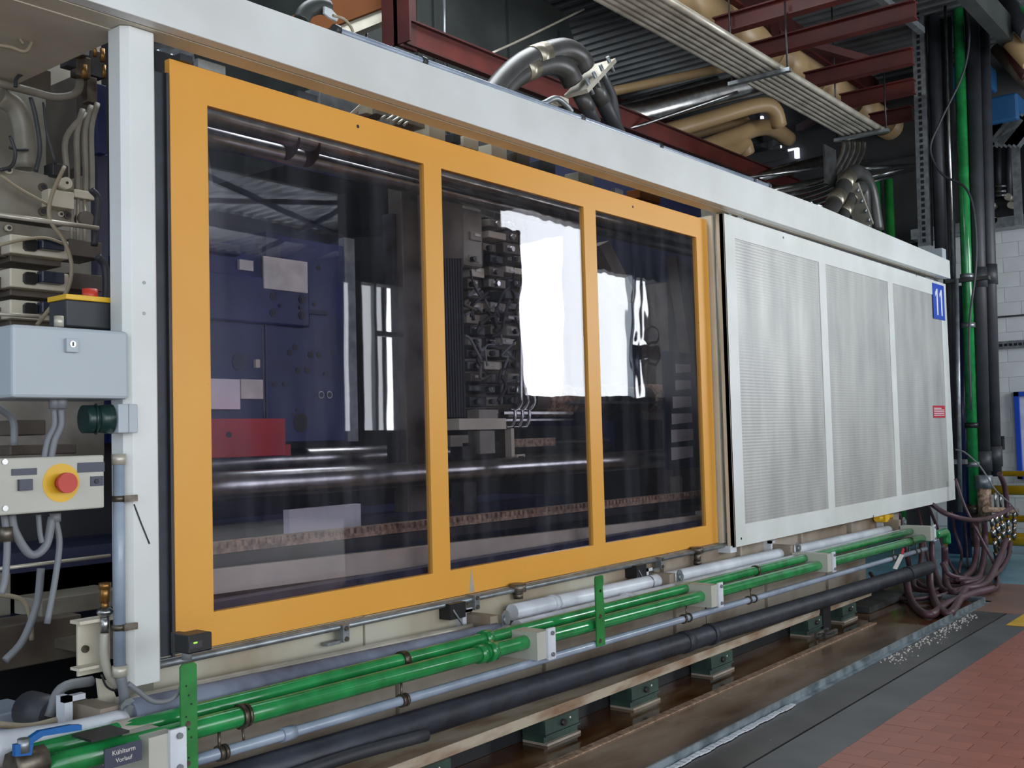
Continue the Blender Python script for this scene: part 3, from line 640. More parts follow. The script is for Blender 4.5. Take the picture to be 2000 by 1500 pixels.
# horn / round alarm
t = T('alarm_horn', 'dark green round horn with pale grey base beside the post', 'horn', (2.2, -.1, 1.66))
p = W(216, 820, y=-.12); a, b_, c_, d_ = rect(220, 790, 258, 846, -.13)
MB().box(a, b_, -.17, -.06, c_, d_).build('base', 'boxgrey', t, .004)
MB().box((a+b_)/2, (a+b_)/2+.002, -.1705, -.17, c_, d_).build('base_seam', 'navy', t)
z = (c_+d_)/2
MB().tube([(a+.002, -.115, z), (a-.05, -.105, z)], lambda s: .056-.006*s, 20, 2).tube([(a-.05, -.105, z), (a-.055, -.103, z)], .058, 20, 1).tube([(a-.055, -.105, z), (a-.10, -.10, z)], .052, 20, 2).build('horn_body', mat('horn_green', (24, 52, 50), .3), t)
# riser conduit clipped to the post
t = T('riser_conduit', 'grey conduit clamped upright against the left side of the post', 'conduit', (2.2, -.1, .75))
MB().cyl(W(232, 900, y=-.12), W(234, 1305, y=-.12), .022, 16).build('tube', 'greypipe', t)
q = W(232, 897, y=-.12); MB().cyl(q+Vector((0, 0, .02)), q-Vector((0, 0, .02)), .026).build('end_cap', 'conduit', t)
q = W(234, 1310, y=-.12); MB().cyl(q+Vector((0, 0, .02)), q-Vector((0, 0, .02)), .027).build('end_cap', 'conduit', t)
for py in (974, 1225):
    q = W(233, py, y=-.12); MB().cyl(q+Vector((0, 0, .011)), q-Vector((0, 0, .011)), .026).box(q.x+.0, q.x+.055, -.155, -.14, q.z-.012, q.z+.012).build('clamp', 'dirtysteel', t)
MB().tube(pt([(236, 1318), (243, 1370), (230, 1400), (180, 1425), (90, 1440), (0, 1442)], -.12), .019, 10).build('flexible_conduit', 'cable', t)
# bracket with fitting and clear hose
t = T('hose_bracket', 'beige channel bracket with round bolt left of the post foot', 'bracket', (2.0, 0, .8))
a, b_, c_, d_ = rect(152, 1210, 215, 1315, 0)
MB().box(a, b_, 0, .01, c_, d_).build('web', 'beige', t)
MB().box(a-.03, b_, -.07, 0, d_, d_+.012).build('flange', 'beige', t); MB().box(a-.03, a+.05, -.06, 0, c_+.03, c_+.04).build('flange', 'beige', t)
q = W(168, 1268, y=-.01); MB().cyl(q, q+Vector((0, .01, 0)), .014, 12).build('bolt', 'dirtysteel', t)
MB().prism([W(190, 1325, y=-.02), W(196, 1375, y=-.02), W(215, 1386, y=-.02), W(232, 1375, y=-.02), W(215, 1330, y=-.02)], Vector((0, .012, 0))).build('lug', 'beige', t)
t = T('hose_coupling', 'polished quick coupling with clear hose dropping from it', 'coupling', (2.1, -.06, .85))
MB().cyl(W(205, 1145, y=-.08), W(205, 1175, y=-.08), .018).cyl(W(205, 1138, y=-.08), W(205, 1150, y=-.08), .023, 6).cyl(W(205, 1175, y=-.08), W(205, 1190, y=-.08), .014).build('brass_body', 'brass', t)
MB().tube([W(205, 1186, y=-.08), W(205, 1195, y=-.08), W(205, 1203, y=-.08)], lambda s: .018+.012*math.sin(math.pi*s), 18, 4).cyl(W(205, 1204, y=-.08), W(205, 1236, y=-.08), .016).build('steel_body', 'steel', t)
MB().tube(pt([(204, 1236), (203, 1275), (212, 1315), (230, 1340)], -.08), .017, 12).build('clear_hose', 'translucent', t)
MB().tube(pt([(198, 1318), (208, 1340), (225, 1349), (240, 1345)], -.1), .004, 6).build('wire_tie', 'black', t)
# ball valve bottom left
t = T('ball_valve', 'brass ball valve with long blue lever at the bottom left', 'valve', (1.7, -.45, .5))
MB().prism([W(30, 1478, y=-.5), W(62, 1475, y=-.5), W(66, 1450, y=-.5), W(85, 1438, y=-.5), W(160, 1426, y=-.5), W(160, 1416, y=-.5), W(140, 1416, y=-.5), W(78, 1428, y=-.5), W(58, 1442, y=-.5), W(50, 1452, y=-.5), W(30, 1455, y=-.5)], Vector((0, .02, 0))).build('lever', 'bluevalve', t)
q = W(46, 1450, y=-.49); MB().cyl(q-Vector((0, 0, .03)), q+Vector((0, 0, .012)), .018).build('spindle', 'galv', t)
MB().cyl(W(20, 1500, y=-.42), W(85, 1484, y=-.42), .05, 8).build('valve_body', 'dirtysteel', t)
top(MB().tube(pt([(-20, 1465), (60, 1455), (150, 1440), (240, 1418)], -.22), .06, 16), 'white_pipe', 'whitepipe', 'short thick white pipe behind the blue valve lever, bottom left', 'pipe')
t = T('name_plate', 'dark grey name plate fixed above the green pipes at the bottom left', 'sign', (2.0, -.5, .52))
a, b_, c_, d_ = rect(203, 1454, 276, 1494, -.52)
MB().box(a, b_, -.524, -.518, c_, d_).build('plate', 'navy', t)
MB().box(*rect(165, 1425, 240, 1450, -.46)[:2], -.5, -.38, rect(165, 1425, 240, 1450, -.46)[3]-.02, rect(165, 1425, 240, 1450, -.46)[3]-.012).build('black_plate', 'black', t)
text('Kühlturm', 'lettering', 'label', bpy.data.objects['plate'] if 'plate' in bpy.data.objects else t, W(242, 1466, y=-.5255), .022)
text('Vorlauf', 'lettering', 'label', bpy.data.objects['plate'] if 'plate' in bpy.data.objects else t, W(242, 1482, y=-.5255), .02)
top(MB().tube([W(225, 1436, y=-.3), W(285, 1425, y=-.3)], .05, 14, 1), 'pipe_end', 'conduit', 'short capped grey pipe stub behind the left bracket', 'pipe')

# hydraulic block
t = T('hydraulic_manifold', 'painted grey hydraulic manifold with pipes and solenoid valves in the open left bay', 'manifold', (2.1, .7, 1.8))
Y0 = .75
def PB(r_, y, dep, nm='block', m='manif', bev=.004, par=None):
    return pb(MB(), *r_, y, dep).build(nm, m, par or t, bev)
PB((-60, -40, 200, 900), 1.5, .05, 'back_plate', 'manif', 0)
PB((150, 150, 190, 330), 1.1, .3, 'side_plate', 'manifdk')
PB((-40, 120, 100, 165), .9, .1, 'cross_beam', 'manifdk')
mbk = PB((-30, 335, 140, 425), Y0, .3, 'valve_block')
for (px, py, r_) in ((85, 365, .019), (85, 413, .019), (18, 332, .016), (133, 420, .017), (120, 418, .012), (18, 445, .014)):
    q = W(px, py, y=Y0-.012); MB().tube([q, q+Vector((0, .02, 0))], r_, 16, 1).build('plug', 'manifdk' if r_ > .016 else 'beige', mbk); MB().cyl(q+Vector((0, -.004, 0)), q, r_*.55, 12).build('socket', 'rubber', mbk)
PB((95, 372, 145, 405), Y0-.06, .1, 'pilot_valve', 'beige')
q = W(131, 357, y=Y0-.07); MB().cyl(q, q+Vector((0, .05, 0)), .026, 20).build('knob', 'beige', t); MB().cyl(q+Vector((0, -.003, 0)), q, .006).build('knob_pin', 'black', t)
PB((103, 320, 134, 345), Y0-.04, .08, 'connector', 'black')
PB((-30, 440, 150, 470), Y0+.02, .2, 'valve_block')
PB((145, 372, 185, 388), Y0, .05, 'pipe_clamp', 'beige')
for i, (px, top_) in enumerate(((129, 270), (150, 262), (166, 255), (178, 250))):
    MB().tube(pt([(px+1, 375), (px+1, 330), (px, top_), (px+(38 if i == 0 else 12), top_-48)], Y0+.05), .014, 10, 4).build('steel_pipe', 'manif', t)
for i, px in enumerate((140, 152, 165)):
    MB().tube(pt([(px, 388), (px, 480)], Y0+.02), .008, 8).build('thin_pipe', 'conduit', t)
q = W(170, 427, y=Y0-.01); MB().cyl(q, q+Vector((0, .05, 0)), .035, 24).build('pressure_gauge', 'manifdk', t)
MB().cyl(W(-20, 417, y=.55), W(192, 446, y=.55), .011, 10).build('support_rod', 'conduit', t)
for j, py in enumerate((480, 545, 605)):
    vb_ = PB((20, py-16, 135, py+20), Y0-.08, .25, 'solenoid_valve', 'beige', .006)
    q = W(58, py-1, y=Y0-.085); MB().cbox(q.x-.028, q.x+.028, Y0-.10, Y0-.08, q.z-.026, q.z+.026, .01).build('coil_port', 'black', vb_)
    a, b_, c_, d_ = rect(78, py-14, 122, py+9, Y0-.11); MB().box(a, b_, Y0-.13, Y0-.08, c_, d_).build('coil', mat('coil_blue', (36, 44, 60), .35), vb_, .005)
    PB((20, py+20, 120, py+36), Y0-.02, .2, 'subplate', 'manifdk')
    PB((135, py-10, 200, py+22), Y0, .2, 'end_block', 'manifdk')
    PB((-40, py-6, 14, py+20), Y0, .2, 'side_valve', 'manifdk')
MB().cyl(W(-20, 612, y=.5), W(75, 618, y=.5), .009, 10).build('support_rod', 'conduit', t)
MB().tube(pt([(-10, 160), (60, 178), (110, 190), (150, 180), (158, 140)], .8), .018, 12).build('bent_pipe', 'manif', t)
MB().tube(pt([(0, 190), (30, 210), (45, 250), (50, 330)], .85), .045, 14).build('large_pipe', 'manif', t)
MB().tube(pt([(18, 288), (35, 293), (55, 292)], .79), .006, 6).build('band', 'rubber', t)
for nm, pts, r_, y, m in (('cable', [(60, 190), (70, 230), (78, 290), (70, 335)], .010, .7, 'rubber'), ('cable', [(65, 75), (50, 100), (20, 92), (-5, 88)], .008, .3, 'cablebeige'), ('cable', [(65, 30), (100, 45), (212, 76)], .007, .3, 'conduit'),
                          ('cable', [(0, 342), (40, 370), (95, 400)], .007, .65, 'cablebeige'), ('cable', [(126, 325), (100, 385), (98, 430), (125, 470), (140, 520), (130, 570), (100, 600), (72, 635)], .009, .55, 'cablebeige'),
                          ('cable', [(-5, 480), (45, 468), (90, 465), (130, 478)], .007, .6, 'cablebeige'), ('cable', [(20, 265), (30, 300), (22, 325), (0, 332)], .008, .7, 'rubber'),
                          ('hose', [(178, 370), (192, 390), (188, 440), (184, 480)], .016, .6, 'rubber'), ('hose', [(190, 500), (205, 520), (208, 560), (205, 600)], .018, .6, 'rubber'), ('cable', [(118, 95), (70, 130), (35, 150), (30, 170)], .008, .7, 'rubber'),
                          ('cable', [(85, 200), (92, 260), (108, 320)], .006, .7, 'rubber'), ('cable', [(65, 30), (40, 70), (45, 86)], .006, .3, 'cablebeige')):
    MB().tube(pt(pts, y), r_, 8).build(nm, m, t)
for r_, y, m in (((85, 60, 130, 100), .8, 'manif'), ((130, 40, 165, 70), .75, 'greypipe'), ((130, 75, 150, 130), .7, 'rubber'), ((160, 80, 175, 108), .7, 'galv'), ((150, 110, 178, 150), .75, 'dirtysteel'), ((178, 100, 205, 150), .8, 'darksteel'), ((185, 60, 200, 75), .6, 'galv'), ((190, 165, 208, 300), .9, 'blue'), ((190, 300, 212, 600), .95, 'bluedark'), ((170, 150, 190, 200), .8, 'dirtysteel')):
    PB(r_, y, .06, 'fitting', m)
for (px, py, r_) in ((150, 100, .012), (185, 98, .01), (200, 108, .012), (165, 140, .014), (203, 140, .010), (100, 75, .03), (150, 55, .03)):
    q = W(px, py, y=.68); MB().cyl(q-Vector((0, 0, .03)), q+Vector((0, 0, .03)), r_, 8).build('union', 'brass' if r_ < .02 else 'manif', t)
# dark lower bay
t = T('bay_frame', 'grey cast frame members in the dark lower bay left of the post', 'frame', (2, .8, .5))
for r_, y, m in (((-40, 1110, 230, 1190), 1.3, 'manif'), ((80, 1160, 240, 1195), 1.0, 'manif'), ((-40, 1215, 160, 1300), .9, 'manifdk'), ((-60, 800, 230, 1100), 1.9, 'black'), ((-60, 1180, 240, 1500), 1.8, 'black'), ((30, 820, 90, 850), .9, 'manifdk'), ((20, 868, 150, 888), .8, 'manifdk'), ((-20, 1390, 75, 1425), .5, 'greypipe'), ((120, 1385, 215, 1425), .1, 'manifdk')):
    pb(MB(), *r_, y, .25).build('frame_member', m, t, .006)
MB().cyl(W(-10, 1112, y=.6), W(215, 1085, y=.6), .008, 8).build('rod', 'conduit', t)
MB().tube(pt([(80, 1110), (72, 1180), (45, 1250), (10, 1290)], .5), .016, 8).build('hose', 'cable', t)
MB().tube(pt([(-10, 1160), (40, 1170), (58, 1200), (62, 1250)], .55), .010, 8).build('cable', 'cablebeige', t)
MB().tube(pt([(-5, 1415), (60, 1418), (140, 1400), (215, 1398)], .0), .012, 8).build('cable', 'cablebeige', t)
MB().tube(pt([(95, 1400), (120, 1345), (180, 1330)], .1), .02, 8).build('hose', 'cable', t)
MB().tube(pt([(-5, 795), (25, 820), (28, 870)], .2), .014, 8).build('hose', 'cable', t)
q = W(110, 1400, y=.1); MB().cyl(q, q+Vector((0, .2, 0)), .07, 20).build('motor_end', 'rubber', t)
MB().cyl(W(150, 1395, y=.05), W(200, 1385, y=.1), .045, 16).build('motor_body', 'manif', t)

# ============================================================ BEHIND THE ORANGE DOOR
t = T('mould_tool', 'dark blue steel mould tool with bolts and drilled holes behind the first window', 'mould', (3.9, 1.2, 1.5))
def TB(r_, y, dep, nm, m, bev=0, par=None, **k): 
    o = pb(MB(), *r_, y, dep).build(nm, m, par or t, bev)
    for a, b in k.items(): o[a] = b
    return o
lf = TB((330, 486, 513, 860), .95, .8, 'left_half', 'blue', .004)
rt = TB((519, 470, 690, 862), .95, .8, 'right_half', 'blue', .004)
TB((512.5, 480, 519.5, 840), .97, .02, 'parting_line', 'steel')
TB((340, 470, 470, 490), .9, .5, 'top_plate', 'bluedark', .004); TB((520, 455, 548, 512), .93, .1, 'hoist_lug', 'bluedark')
lp = TB((330, 536, 605, 628), .91, .05, 'locking_plate', 'blue', .01)
for (px, py, r_) in ((591, 585, .024), (591, 616, .024), (534, 578, .022), (534, 611, .022), (548, 597, .012), (587, 601, .012)):
    q = W(px, py, y=.905); MB().cyl(q, q+Vector((0, .006, 0)), r_, 16).build('bolt_recess', 'black', lp); MB().cyl(q-Vector((0, .003, 0)), q, r_*.55, 10).build('bolt_head', 'bluedark', lp)
for (px, py, r_) in ((577, 678, .018), (567, 689, .018), (607, 693, .019), (624, 693, .019), (583, 723, .018), (600, 723, .018), (649, 688, .009), (634, 730, .009), (536, 751, .014), (556, 751, .014), (580, 801, .01), (573, 809, .008), (588, 826, .055), (622, 523, .014), (614, 594, .012)):
    q = W(px, py, y=.947); MB().cyl(q, q+Vector((0, .006, 0)), r_, 16).build('drilled_hole', 'black', rt)
for px in (628, 644):
    q = W(px, 771, y=.945); MB().tube([q, q+Vector((0, .006, 0))], .022, 16, 1).build('plug_ring', 'steel', rt); MB().cyl(q-Vector((0, .002, 0)), q, .016, 12).build('plug', 'bluedark', rt)
q = W(469, 707, y=.945); MB().cyl(q, q+Vector((0, .006, 0)), .05, 20).build('drilled_hole', 'bluedark', lf)
TB((516, 506, 601, 568), .90, .012, 'data_plate', 'label', .002, label='large pale data plate'); TB((468, 508, 495, 528), .93, .02, 'small_plate', 'label', 0, label='small pale plate')
TB((400, 740, 469, 799), .90, .04, 'torn_label', 'paper', 0, label='torn white label'); TB((471, 741, 514, 779), .92, .03, 'barcode_label', 'label', 0, label='pale printed label')
TB((500, 702, 508, 718), .93, .02, 'small_latch', 'beige')
rb = TB((380, 818, 558, 893), .70, .25, 'red_stop_block', 'redblock', .004, label='red painted block'); TB((558, 868, 568, 890), .72, .1, 'red_pin', 'redblock')
q = W(448, 849, y=.695); MB().cyl(q, q+Vector((0, .006, 0)), .015, 12).build('hole', 'black', rb)
TB((560, 604, 640, 612), .93, .02, 'slot', 'bluedark'); TB((676, 466, 696, 862), .94, .05, 'side_plate', 'galv')
TB((300, 895, 1380, 905), 1.9, .02, 'rear_shelf', 'bluedark')
t = T('tie_bar_set', 'polished steel tie bars crossing behind all three windows', 'tie bars', (5, .6, 1.2))
for (pa, pb_, y, r_) in (((380, 953), (1385, 889), .5, .07), ((380, 218), (1385, 483), .5, .05), ((380, 262), (1385, 498), .6, .05), ((400, 905), (1385, 862), 1.4, .07)):
    a, b_ = W(*pa, y=y), W(*pb_, y=y); MB().tube([a, a.lerp(b_, .5), b_], r_, 24, 2).build('tie_bar', 'steel', t)
a, b_ = W(560, 275, y=.55), W(600, 290, y=.55)
for p in (a, b_): MB().tube([p-Vector((.007, 0, 0)), p+Vector((.007, 0, 0))], .10, 20, 1).build('red_clamp_ring', 'red', t)
t = T('inner_bed', 'inside machine bed with rusty toothed rack and pale rails below the windows', 'machine bed', (5, .3, .8))
a, b_ = W(400, 1072, y=.3), W(1390, 962, y=.3)
MB().bar(a, b_, .08, .05).build('toothed_rack', 'rack', t); MB().bar(a-Vector((0, 0, .055)), b_-Vector((0, 0, .055)), .06, .05).build('rack_seat', 'black', t)
tt = MB(); n = 110
for i in range(n):
    p = a.lerp(b_, i/n); tt.box(p.x, p.x+.022, p.y-.055, p.y-.035, p.z+.0, p.z+.027)
tt.build('rack_teeth', 'rack', t, kind='stuff')
a, b_ = W(400, 1138, y=.2), W(1395, 1016, y=.2)
MB().bar(a, b_, .04, .105).build('rail_face', 'railbeige', t); MB().bar(a+Vector((0, .1, .03)), b_+Vector((0, .1, .03)), .12, .02).build('rail_top', 'manifdk', t)
MB().box(2.5, 7.15, .06, .14, .765, .93).build('tray_front', 'bluedark', t); MB().box(2.5, 7.15, .1, 2.0, .70, .74).build('tray', 'manifdk', t)
MB().box(2.5, 7.15, 1.3, 2.1, .74, 1.1).build('rear_bed', 'bluedark', t)
MB().box(2.5, 7.15, 2.3, 2.35, .7, 3.0).build('rear_guard', 'black', t)
pb(MB(), 565, 990, 705, 1045, .9, .05).build('pale_sheet', 'paper', t); 
t = T('platen', 'brown-grey upright steel platen with ribbed bellows between the first two windows', 'platen', (4.9, .9, 1.2))
TB((790, 300, 846, 1000), .8, .12, 'platen_edge', 'manifdk', .006); TB((770, 420, 790, 950), .85, .08, 'guide_strip', 'darksteel')
TB((862, 330, 905, 520), .6, .3, 'casting', 'manifdk', .01)
for i in range(9): TB((862+i*5.2, 505, 865.4+i*5.2, 815), .55-.004*i, .05, 'bellows_fold', 'rubber', .002)
t = T('valve_stack', 'dense stack of hydraulic valves and hoses behind the second window', 'valves', (5.8, .8, 1.6))
rnd = random.Random(5)
TB((905, 345, 1030, 830), 1.15, .1, 'mount_plate', 'manifdk'); TB((1030, 330, 1375, 830), 2.0, .05, 'back_cover', 'bluedark')
TB((885, 400, 945, 520), .7, .3, 'casting', 'manif', .03); TB((905, 355, 950, 420), .75, .3, 'casting', 'manif', .02)
py = 430
while py < 800:
    for k in range(3):
        px = 915+k*36+rnd.uniform(-8, 8); ww = rnd.uniform(20, 34); hh = rnd.uniform(12, 20)
        y = .72+rnd.uniform(-.06, .12); m = rnd.choice(['manif', 'manif', 'beige', 'manifdk', 'black', 'darksteel', 'rubber'])
        TB((px, py, px+ww, py+hh), y, .2, 'valve_body', m, .006)
        if rnd.random() < .6:
            q = W(px+ww*.6, py+hh*.5, y=y-.03); MB().cyl(q, q+Vector((0, .04, 0)), .018, 10).build('coil', rnd.choice(['black', 'steel', 'rubber']), t)
        if rnd.random() < .5:
            a, b_, c_, d_ = rect(px+8, py+4, px+18, py+9, y-.005); MB().box(a, b_, y-.008, y-.001, c_, d_).build('tag', 'label', t)
    py += 23
for i in range(34):
    a = (rnd.uniform(925, 1015), rnd.uniform(560, 790)); b_ = (a[0]+rnd.uniform(-35, 35), a[1]+rnd.uniform(-60, 50))
    mid = ((a[0]+b_[0])/2+rnd.uniform(-18, 18), (a[1]+b_[1])/2+rnd.uniform(-18, 18))
    MB().tube(pt([a, mid, b_], .62+rnd.uniform(-.04, .05)), rnd.uniform(.006, .012), 8, 5).build('hose', rnd.choice(['rubber', 'rubber', 'black', 'cable', 'manifdk']), t)
for px, top_, r_ in ((1018, 560, .011), (1030, 600, .011), (1043, 640, .011)):
    MB().tube(pt([(px, top_), (px, 760), (px+1, 785), (px-8, 800), (px-22, 800)], .55), r_, 10).build('steel_pipe', 'steel', t)
for px in (1002, 1016, 1030): MB().tube(pt([(px+4, 800), (px+4, 815), (px-2, 832), (px-14, 834)], .5), .011, 10).build('steel_elbow', 'steel', t)
for px in (940, 965, 1000, 1022): MB().cyl(W(px, 340, y=.8), W(px+3, 560, y=.8), .008, 8).build('riser', 'rubber', t)
for j in range(6): MB().cyl(W(925, 420+j*16, y=1.0), W(1030, 445+j*16, y=1.0), .012, 8).build('cross_pipe', 'darksteel', t)
t = T('nozzle_carriage', 'pale nozzle carriage with post and cross plate behind the second window', 'carriage', (5.8, .6, 1.2))
TB((897, 817, 989, 839), .45, .15, 'cross_plate', 'beige', .003); TB((936, 800, 972, 818), .5, .1, 'saddle', 'manif', .003); TB((938, 841, 967, 886), .48, .1, 'lower_block', 'manif', .003)
TB((999, 836, 1005, 920), .5, .05, 'post', 'beige'); TB((987, 840, 999, 918), .55, .05, 'post_side', 'manifdk')
a, b_, c_, d_ = rect(1010, 887, 1026, 920, .48); MB().frame([a, a+.012, b_-.012, b_], [c_, c_+.012, d_-.012, d_], [(1, 1)], .48, .52).build('square_tube', 'beige', t)
TB((1005, 856, 1085, 872), .8, .1, 'perforated_bar', 'rack'); TB((985, 804, 1120, 809), .7, .03, 'rod', 'steel'); TB((985, 818, 1120, 822), .75, .03, 'rod', 'steel')
TB((905, 865, 930, 1000), .5, .1, 'carriage_foot', 'darksteel'); TB((934, 918, 1040, 927), .55, .2, 'steel_pad', 'steel'); TB((880, 850, 915, 872), .5, .1, 'foot_block', 'manif')
t = T('barrel_unit', 'horizontal plasticising barrel with rust-brown jackets behind windows two and three', 'barrel', (7, 1.0, 1.6))
a, b_ = W(1030, 782, y=1.0), W(1385, 776, y=1.0)
MB().tube([a, b_], .10, 20, 1).build('barrel', 'manifdk', t)
for i in range(4):
    p = a.lerp(b_, .05+i*.27); MB().tube([p, p+Vector((.35, 0, 0))], .125, 20, 1).build('heater_band', 'rack' if i % 2 == 0 else 'darksteel', t)
MB().bar(W(1110, 786, y=.8), W(1385, 786, y=.8), .03, .02).build('cable_tray', 'galv', t)
TB((1310, 560, 1385, 1000), 1.2, .3, 'end_housing', 'manifdk'); TB((1200, 820, 1385, 900), 1.3, .3, 'drive_housing', 'bluedark')
TB((1320, 930, 1333, 965), .4, .05, 'small_box', 'manif')
MB().prism(pt([(1320, 500), (1385, 560), (1385, 760), (1350, 700)], .8), Vector((0, .1, 0))).build('gusset', 'manifdk', t)
MB().prism(pt([(1170, 480), (1230, 590), (1250, 590), (1190, 470)], .8), Vector((0, .1, 0))).build('gusset', 'manif', t)
t = T('switch_cabinet', 'dark upright panel at the right edge behind the third window', 'cabinet', (6.9, .4, 1.4))
TB((1300, 690, 1385, 915), .36, .02, 'panel', 'bluedark')
wlabs = ['topmost', 'second from top', 'third from top', 'fourth from top', 'fifth from top', 'lowest']
for i, r_ in enumerate(((1322, 711, 1350, 727), (1321, 742, 1351, 760), (1316, 774, 1352, 795), (1314, 807, 1353, 826), (1313, 838, 1355, 861), (1313, 872, 1355, 895))):
    a, b_, c_, d_ = rect(*r_, .345)
    top(MB().prism([Vector((a, .35, c_-.01)), Vector((b_, .35, c_+.005)), Vector((b_, .35, d_)), Vector((a, .35, d_-.004))], Vector((0, .004, 0))), 'paper_notice', 'paper', 'white paper notice behind the third window, %s of the six' % wlabs[i], 'notice', 'six notices in a column')
# hand terminal hanging by the gate, mirrored in pane three
def RW(px, py, Y): p = W(px, py, y=Y); return Vector((p.x, -Y, p.z))
t = T('hand_terminal', 'grey hand terminal with coiled cable hung by the gate, mirrored in the third window', 'terminal', RW(1275, 700, 4.6))
a, b_ = RW(1256, 672, 4.6), RW(1290, 702, 4.6)
MB().box(a.x, b_.x, -4.7, -4.6, b_.z, a.z).build('body', 'navy', t, .02)
for (dy_, s) in ((-18, 1), (22, 1)):
    MB().tube([RW(1258, 680+dy_, 4.6), RW(1262, 665+dy_, 4.6), RW(1275, 658+dy_, 4.6), RW(1288, 668+dy_, 4.6), RW(1285, 684+dy_, 4.6), RW(1270, 690+dy_, 4.6), RW(1258, 680+dy_, 4.6)], .022, 8).build('cable_coil', 'rubber', t)
MB().cyl(RW(1247, 520, 4.65), RW(1249, 790, 4.65), .03).build('hanging_pole', 'navy', t)

# ============================================================ ABOVE THE BEAM
a, b_ = W(652, 55, y=-.19), W(1503, 373, y=-.19)
b_ = Vector((b_.x, a.y, zt(b_.x)+.02)); a = Vector((a.x, a.y, zt(a.x)+.02))
t = T('beam_conduit', 'pale grey conduit lying along the top edge of the white beam', 'conduit', ((a+b_)/2)-Vector((0, 0, .02)))
MB().tube([a, a.lerp(b_, .5), b_], .019, 12, 2).build('tube', 'greypipe', t)
for px in (655, 825, 1135, 1288, 1470, 1500):
    p = on(a, b_, px); MB().tube([p-Vector((.015, 0, 0)), p+Vector((.015, 0, 0))], .027, 10, 1).build('clamp', 'darksteel', t)
t = T('cable_guide', 'dark curved cable guide with pale bracket plate on the beam top', 'cable guide', W(620, 45, y=.1))
MB().tube(pt([(588, 42), (598, 22), (620, 12), (640, 16)], .1), .04, 10).build('guide_arch', 'duct', t)
MB().prism(pt([(634, 12), (648, 18), (662, 34), (658, 42), (646, 36), (634, 26)], .05), Vector((0, .012, 0))).build('bracket_plate', 'whitepipe', t)
MB().tube(pt([(650, 30), (672, 38), (686, 54), (690, 68)], .0), .007, 8).build('cable', 'cablebeige', t)
MB().tube(pt([(600, 50), (622, 58), (650, 62)], .0), .008, 8).build('cable', 'rubber', t)
# rubber elbows with flange plate (two sets)
def hoses(lab, sets, plate, drops, y):
    t = T('pipe_elbow_set', lab, 'pipes', W(*plate[0], y=y), 'black elbow pipes on the machine top')
    for pts, r_, sl in sets:
        MB().tube(pt(pts, y), r_, 18, 8).build('elbow_pipe', 'elbow', t)
        for s in sl: MB().tube(pt(s, y), r_*1.08, 18, 1).build('metal_sleeve', 'sleeve', t)
    for pts, r_, sl in drops:
        MB().tube(pt(pts, y), r_, 18, 4).build('drop_pipe', 'rubber', t)
        for s in sl: MB().tube(pt(s, y), r_*1.08, 18, 1).build('sleeve', 'elbow', t)
    a, b_ = W(*plate[0], y=y), W(*plate[1], y=y); MB().bar(a-Vector((0, .04, 0)), b_-Vector((0, .04, 0)), .03, .2, (0, 1, 0)).build('flange_plate', 'conduit', t)
    for k in (.15, .38, .62, .88):
        p = a.lerp(b_, k); d = (b_-a).normalized(); nrm = Vector((d.z, 0, -d.x))
        MB().cyl(p-nrm*.06-Vector((0, .12, 0)), p+nrm*.06-Vector((0, .12, 0)), .014, 8).build('flange_bolt', 'galv', t)
    return t
e1 = hoses('pair of black elbow pipes with steel sleeves and slanted flange plate, left above beam',
      [([(940, 225), (975, 180), (1008, 148), (1045, 130), (1080, 124), (1105, 136), (1119, 160)], .078, [[(1018, 140), (1040, 131)]]),
       ([(945, 205), (985, 156), (1020, 125), (1060, 106), (1100, 96), (1128, 108), (1143, 132)], .078, [[(1040, 114), (1064, 105)]])],
      [(1116, 186), (1172, 126)],
      [([(1128, 172), (1160, 240)], .055, [[(1131, 180), (1150, 216)]]), ([(1152, 148), (1208, 262)], .058, [[(1157, 158), (1178, 200)]])], .5)
MB().tube(pt([(1172, 140), (1195, 190), (1205, 250)], .7), .04, 12).build('rear_hose', 'rubber', e1)
MB().tube(pt([(1060, 203), (1085, 192), (1105, 205), (1116, 218)], .3), .02, 10).build('union_hose', 'galv', e1)
for px, py in ((1020, 192), (1040, 198), (1075, 195), (1095, 190)):
    pb(MB(), px, py, px+16, py+10, .35, .08).build('coupling', 'beige', e1, .004)
hoses('pair of black elbow pipes with slanted steel plate, right one near the beam end',
      [([(1612, 425), (1640, 380), (1655, 350), (1672, 336), (1690, 350), (1702, 385), (1712, 450)], .085, [[(1628, 397), (1638, 382)], [(1648, 362), (1657, 347)]]),
       ([(1638, 440), (1652, 405), (1664, 378), (1676, 366), (1686, 378), (1690, 450)], .075, [[(1646, 418), (1654, 402)], [(1660, 390), (1667, 376)]])],
      [(1682, 440), (1652, 362)], [], .5)
# dark duct
def solid(pts, y, dep): return MB().prism(pt(pts, y), Vector((0, dep, 0)))
t = T('air_duct', 'large dark grey sheet metal duct rising behind the machine', 'duct', (7, 3.4, 3.0))
solid([(640, 300), (590, -60), (790, -60), (1030, -20), (1105, 28), (1135, 120), (1200, 260), (1200, 420), (900, 420)], 3.0, 1.6).build('duct_body', 'duct', t)
for px in (812, 845, 869, 990, 1090): 
    a, b_ = W(px, -40, y=2.99), W(px+4, 260, y=2.99); MB().box(a.x-.012, a.x+.012, 2.97, 3.0, b_.z, a.z if px < 1000 else W(px, 60, y=3).z).build('duct_seam', 'duct', t)
MB().tube(pt([(960, 104), (1030, 72), (1140, 18)], 2.5), .012, 8).build('stay_rod', 'conduit', t)
q = W(867, 20, y=2.6); MB().cyl(W(867, -20, y=2.6), W(869, 135, y=2.6), .016, 8).build('hanger_rod', 'galv', t)
MB().cyl(W(716, 60, y=2.6), W(717, 80, y=2.6), .014, 8).build('hanger_rod', 'galv', t)
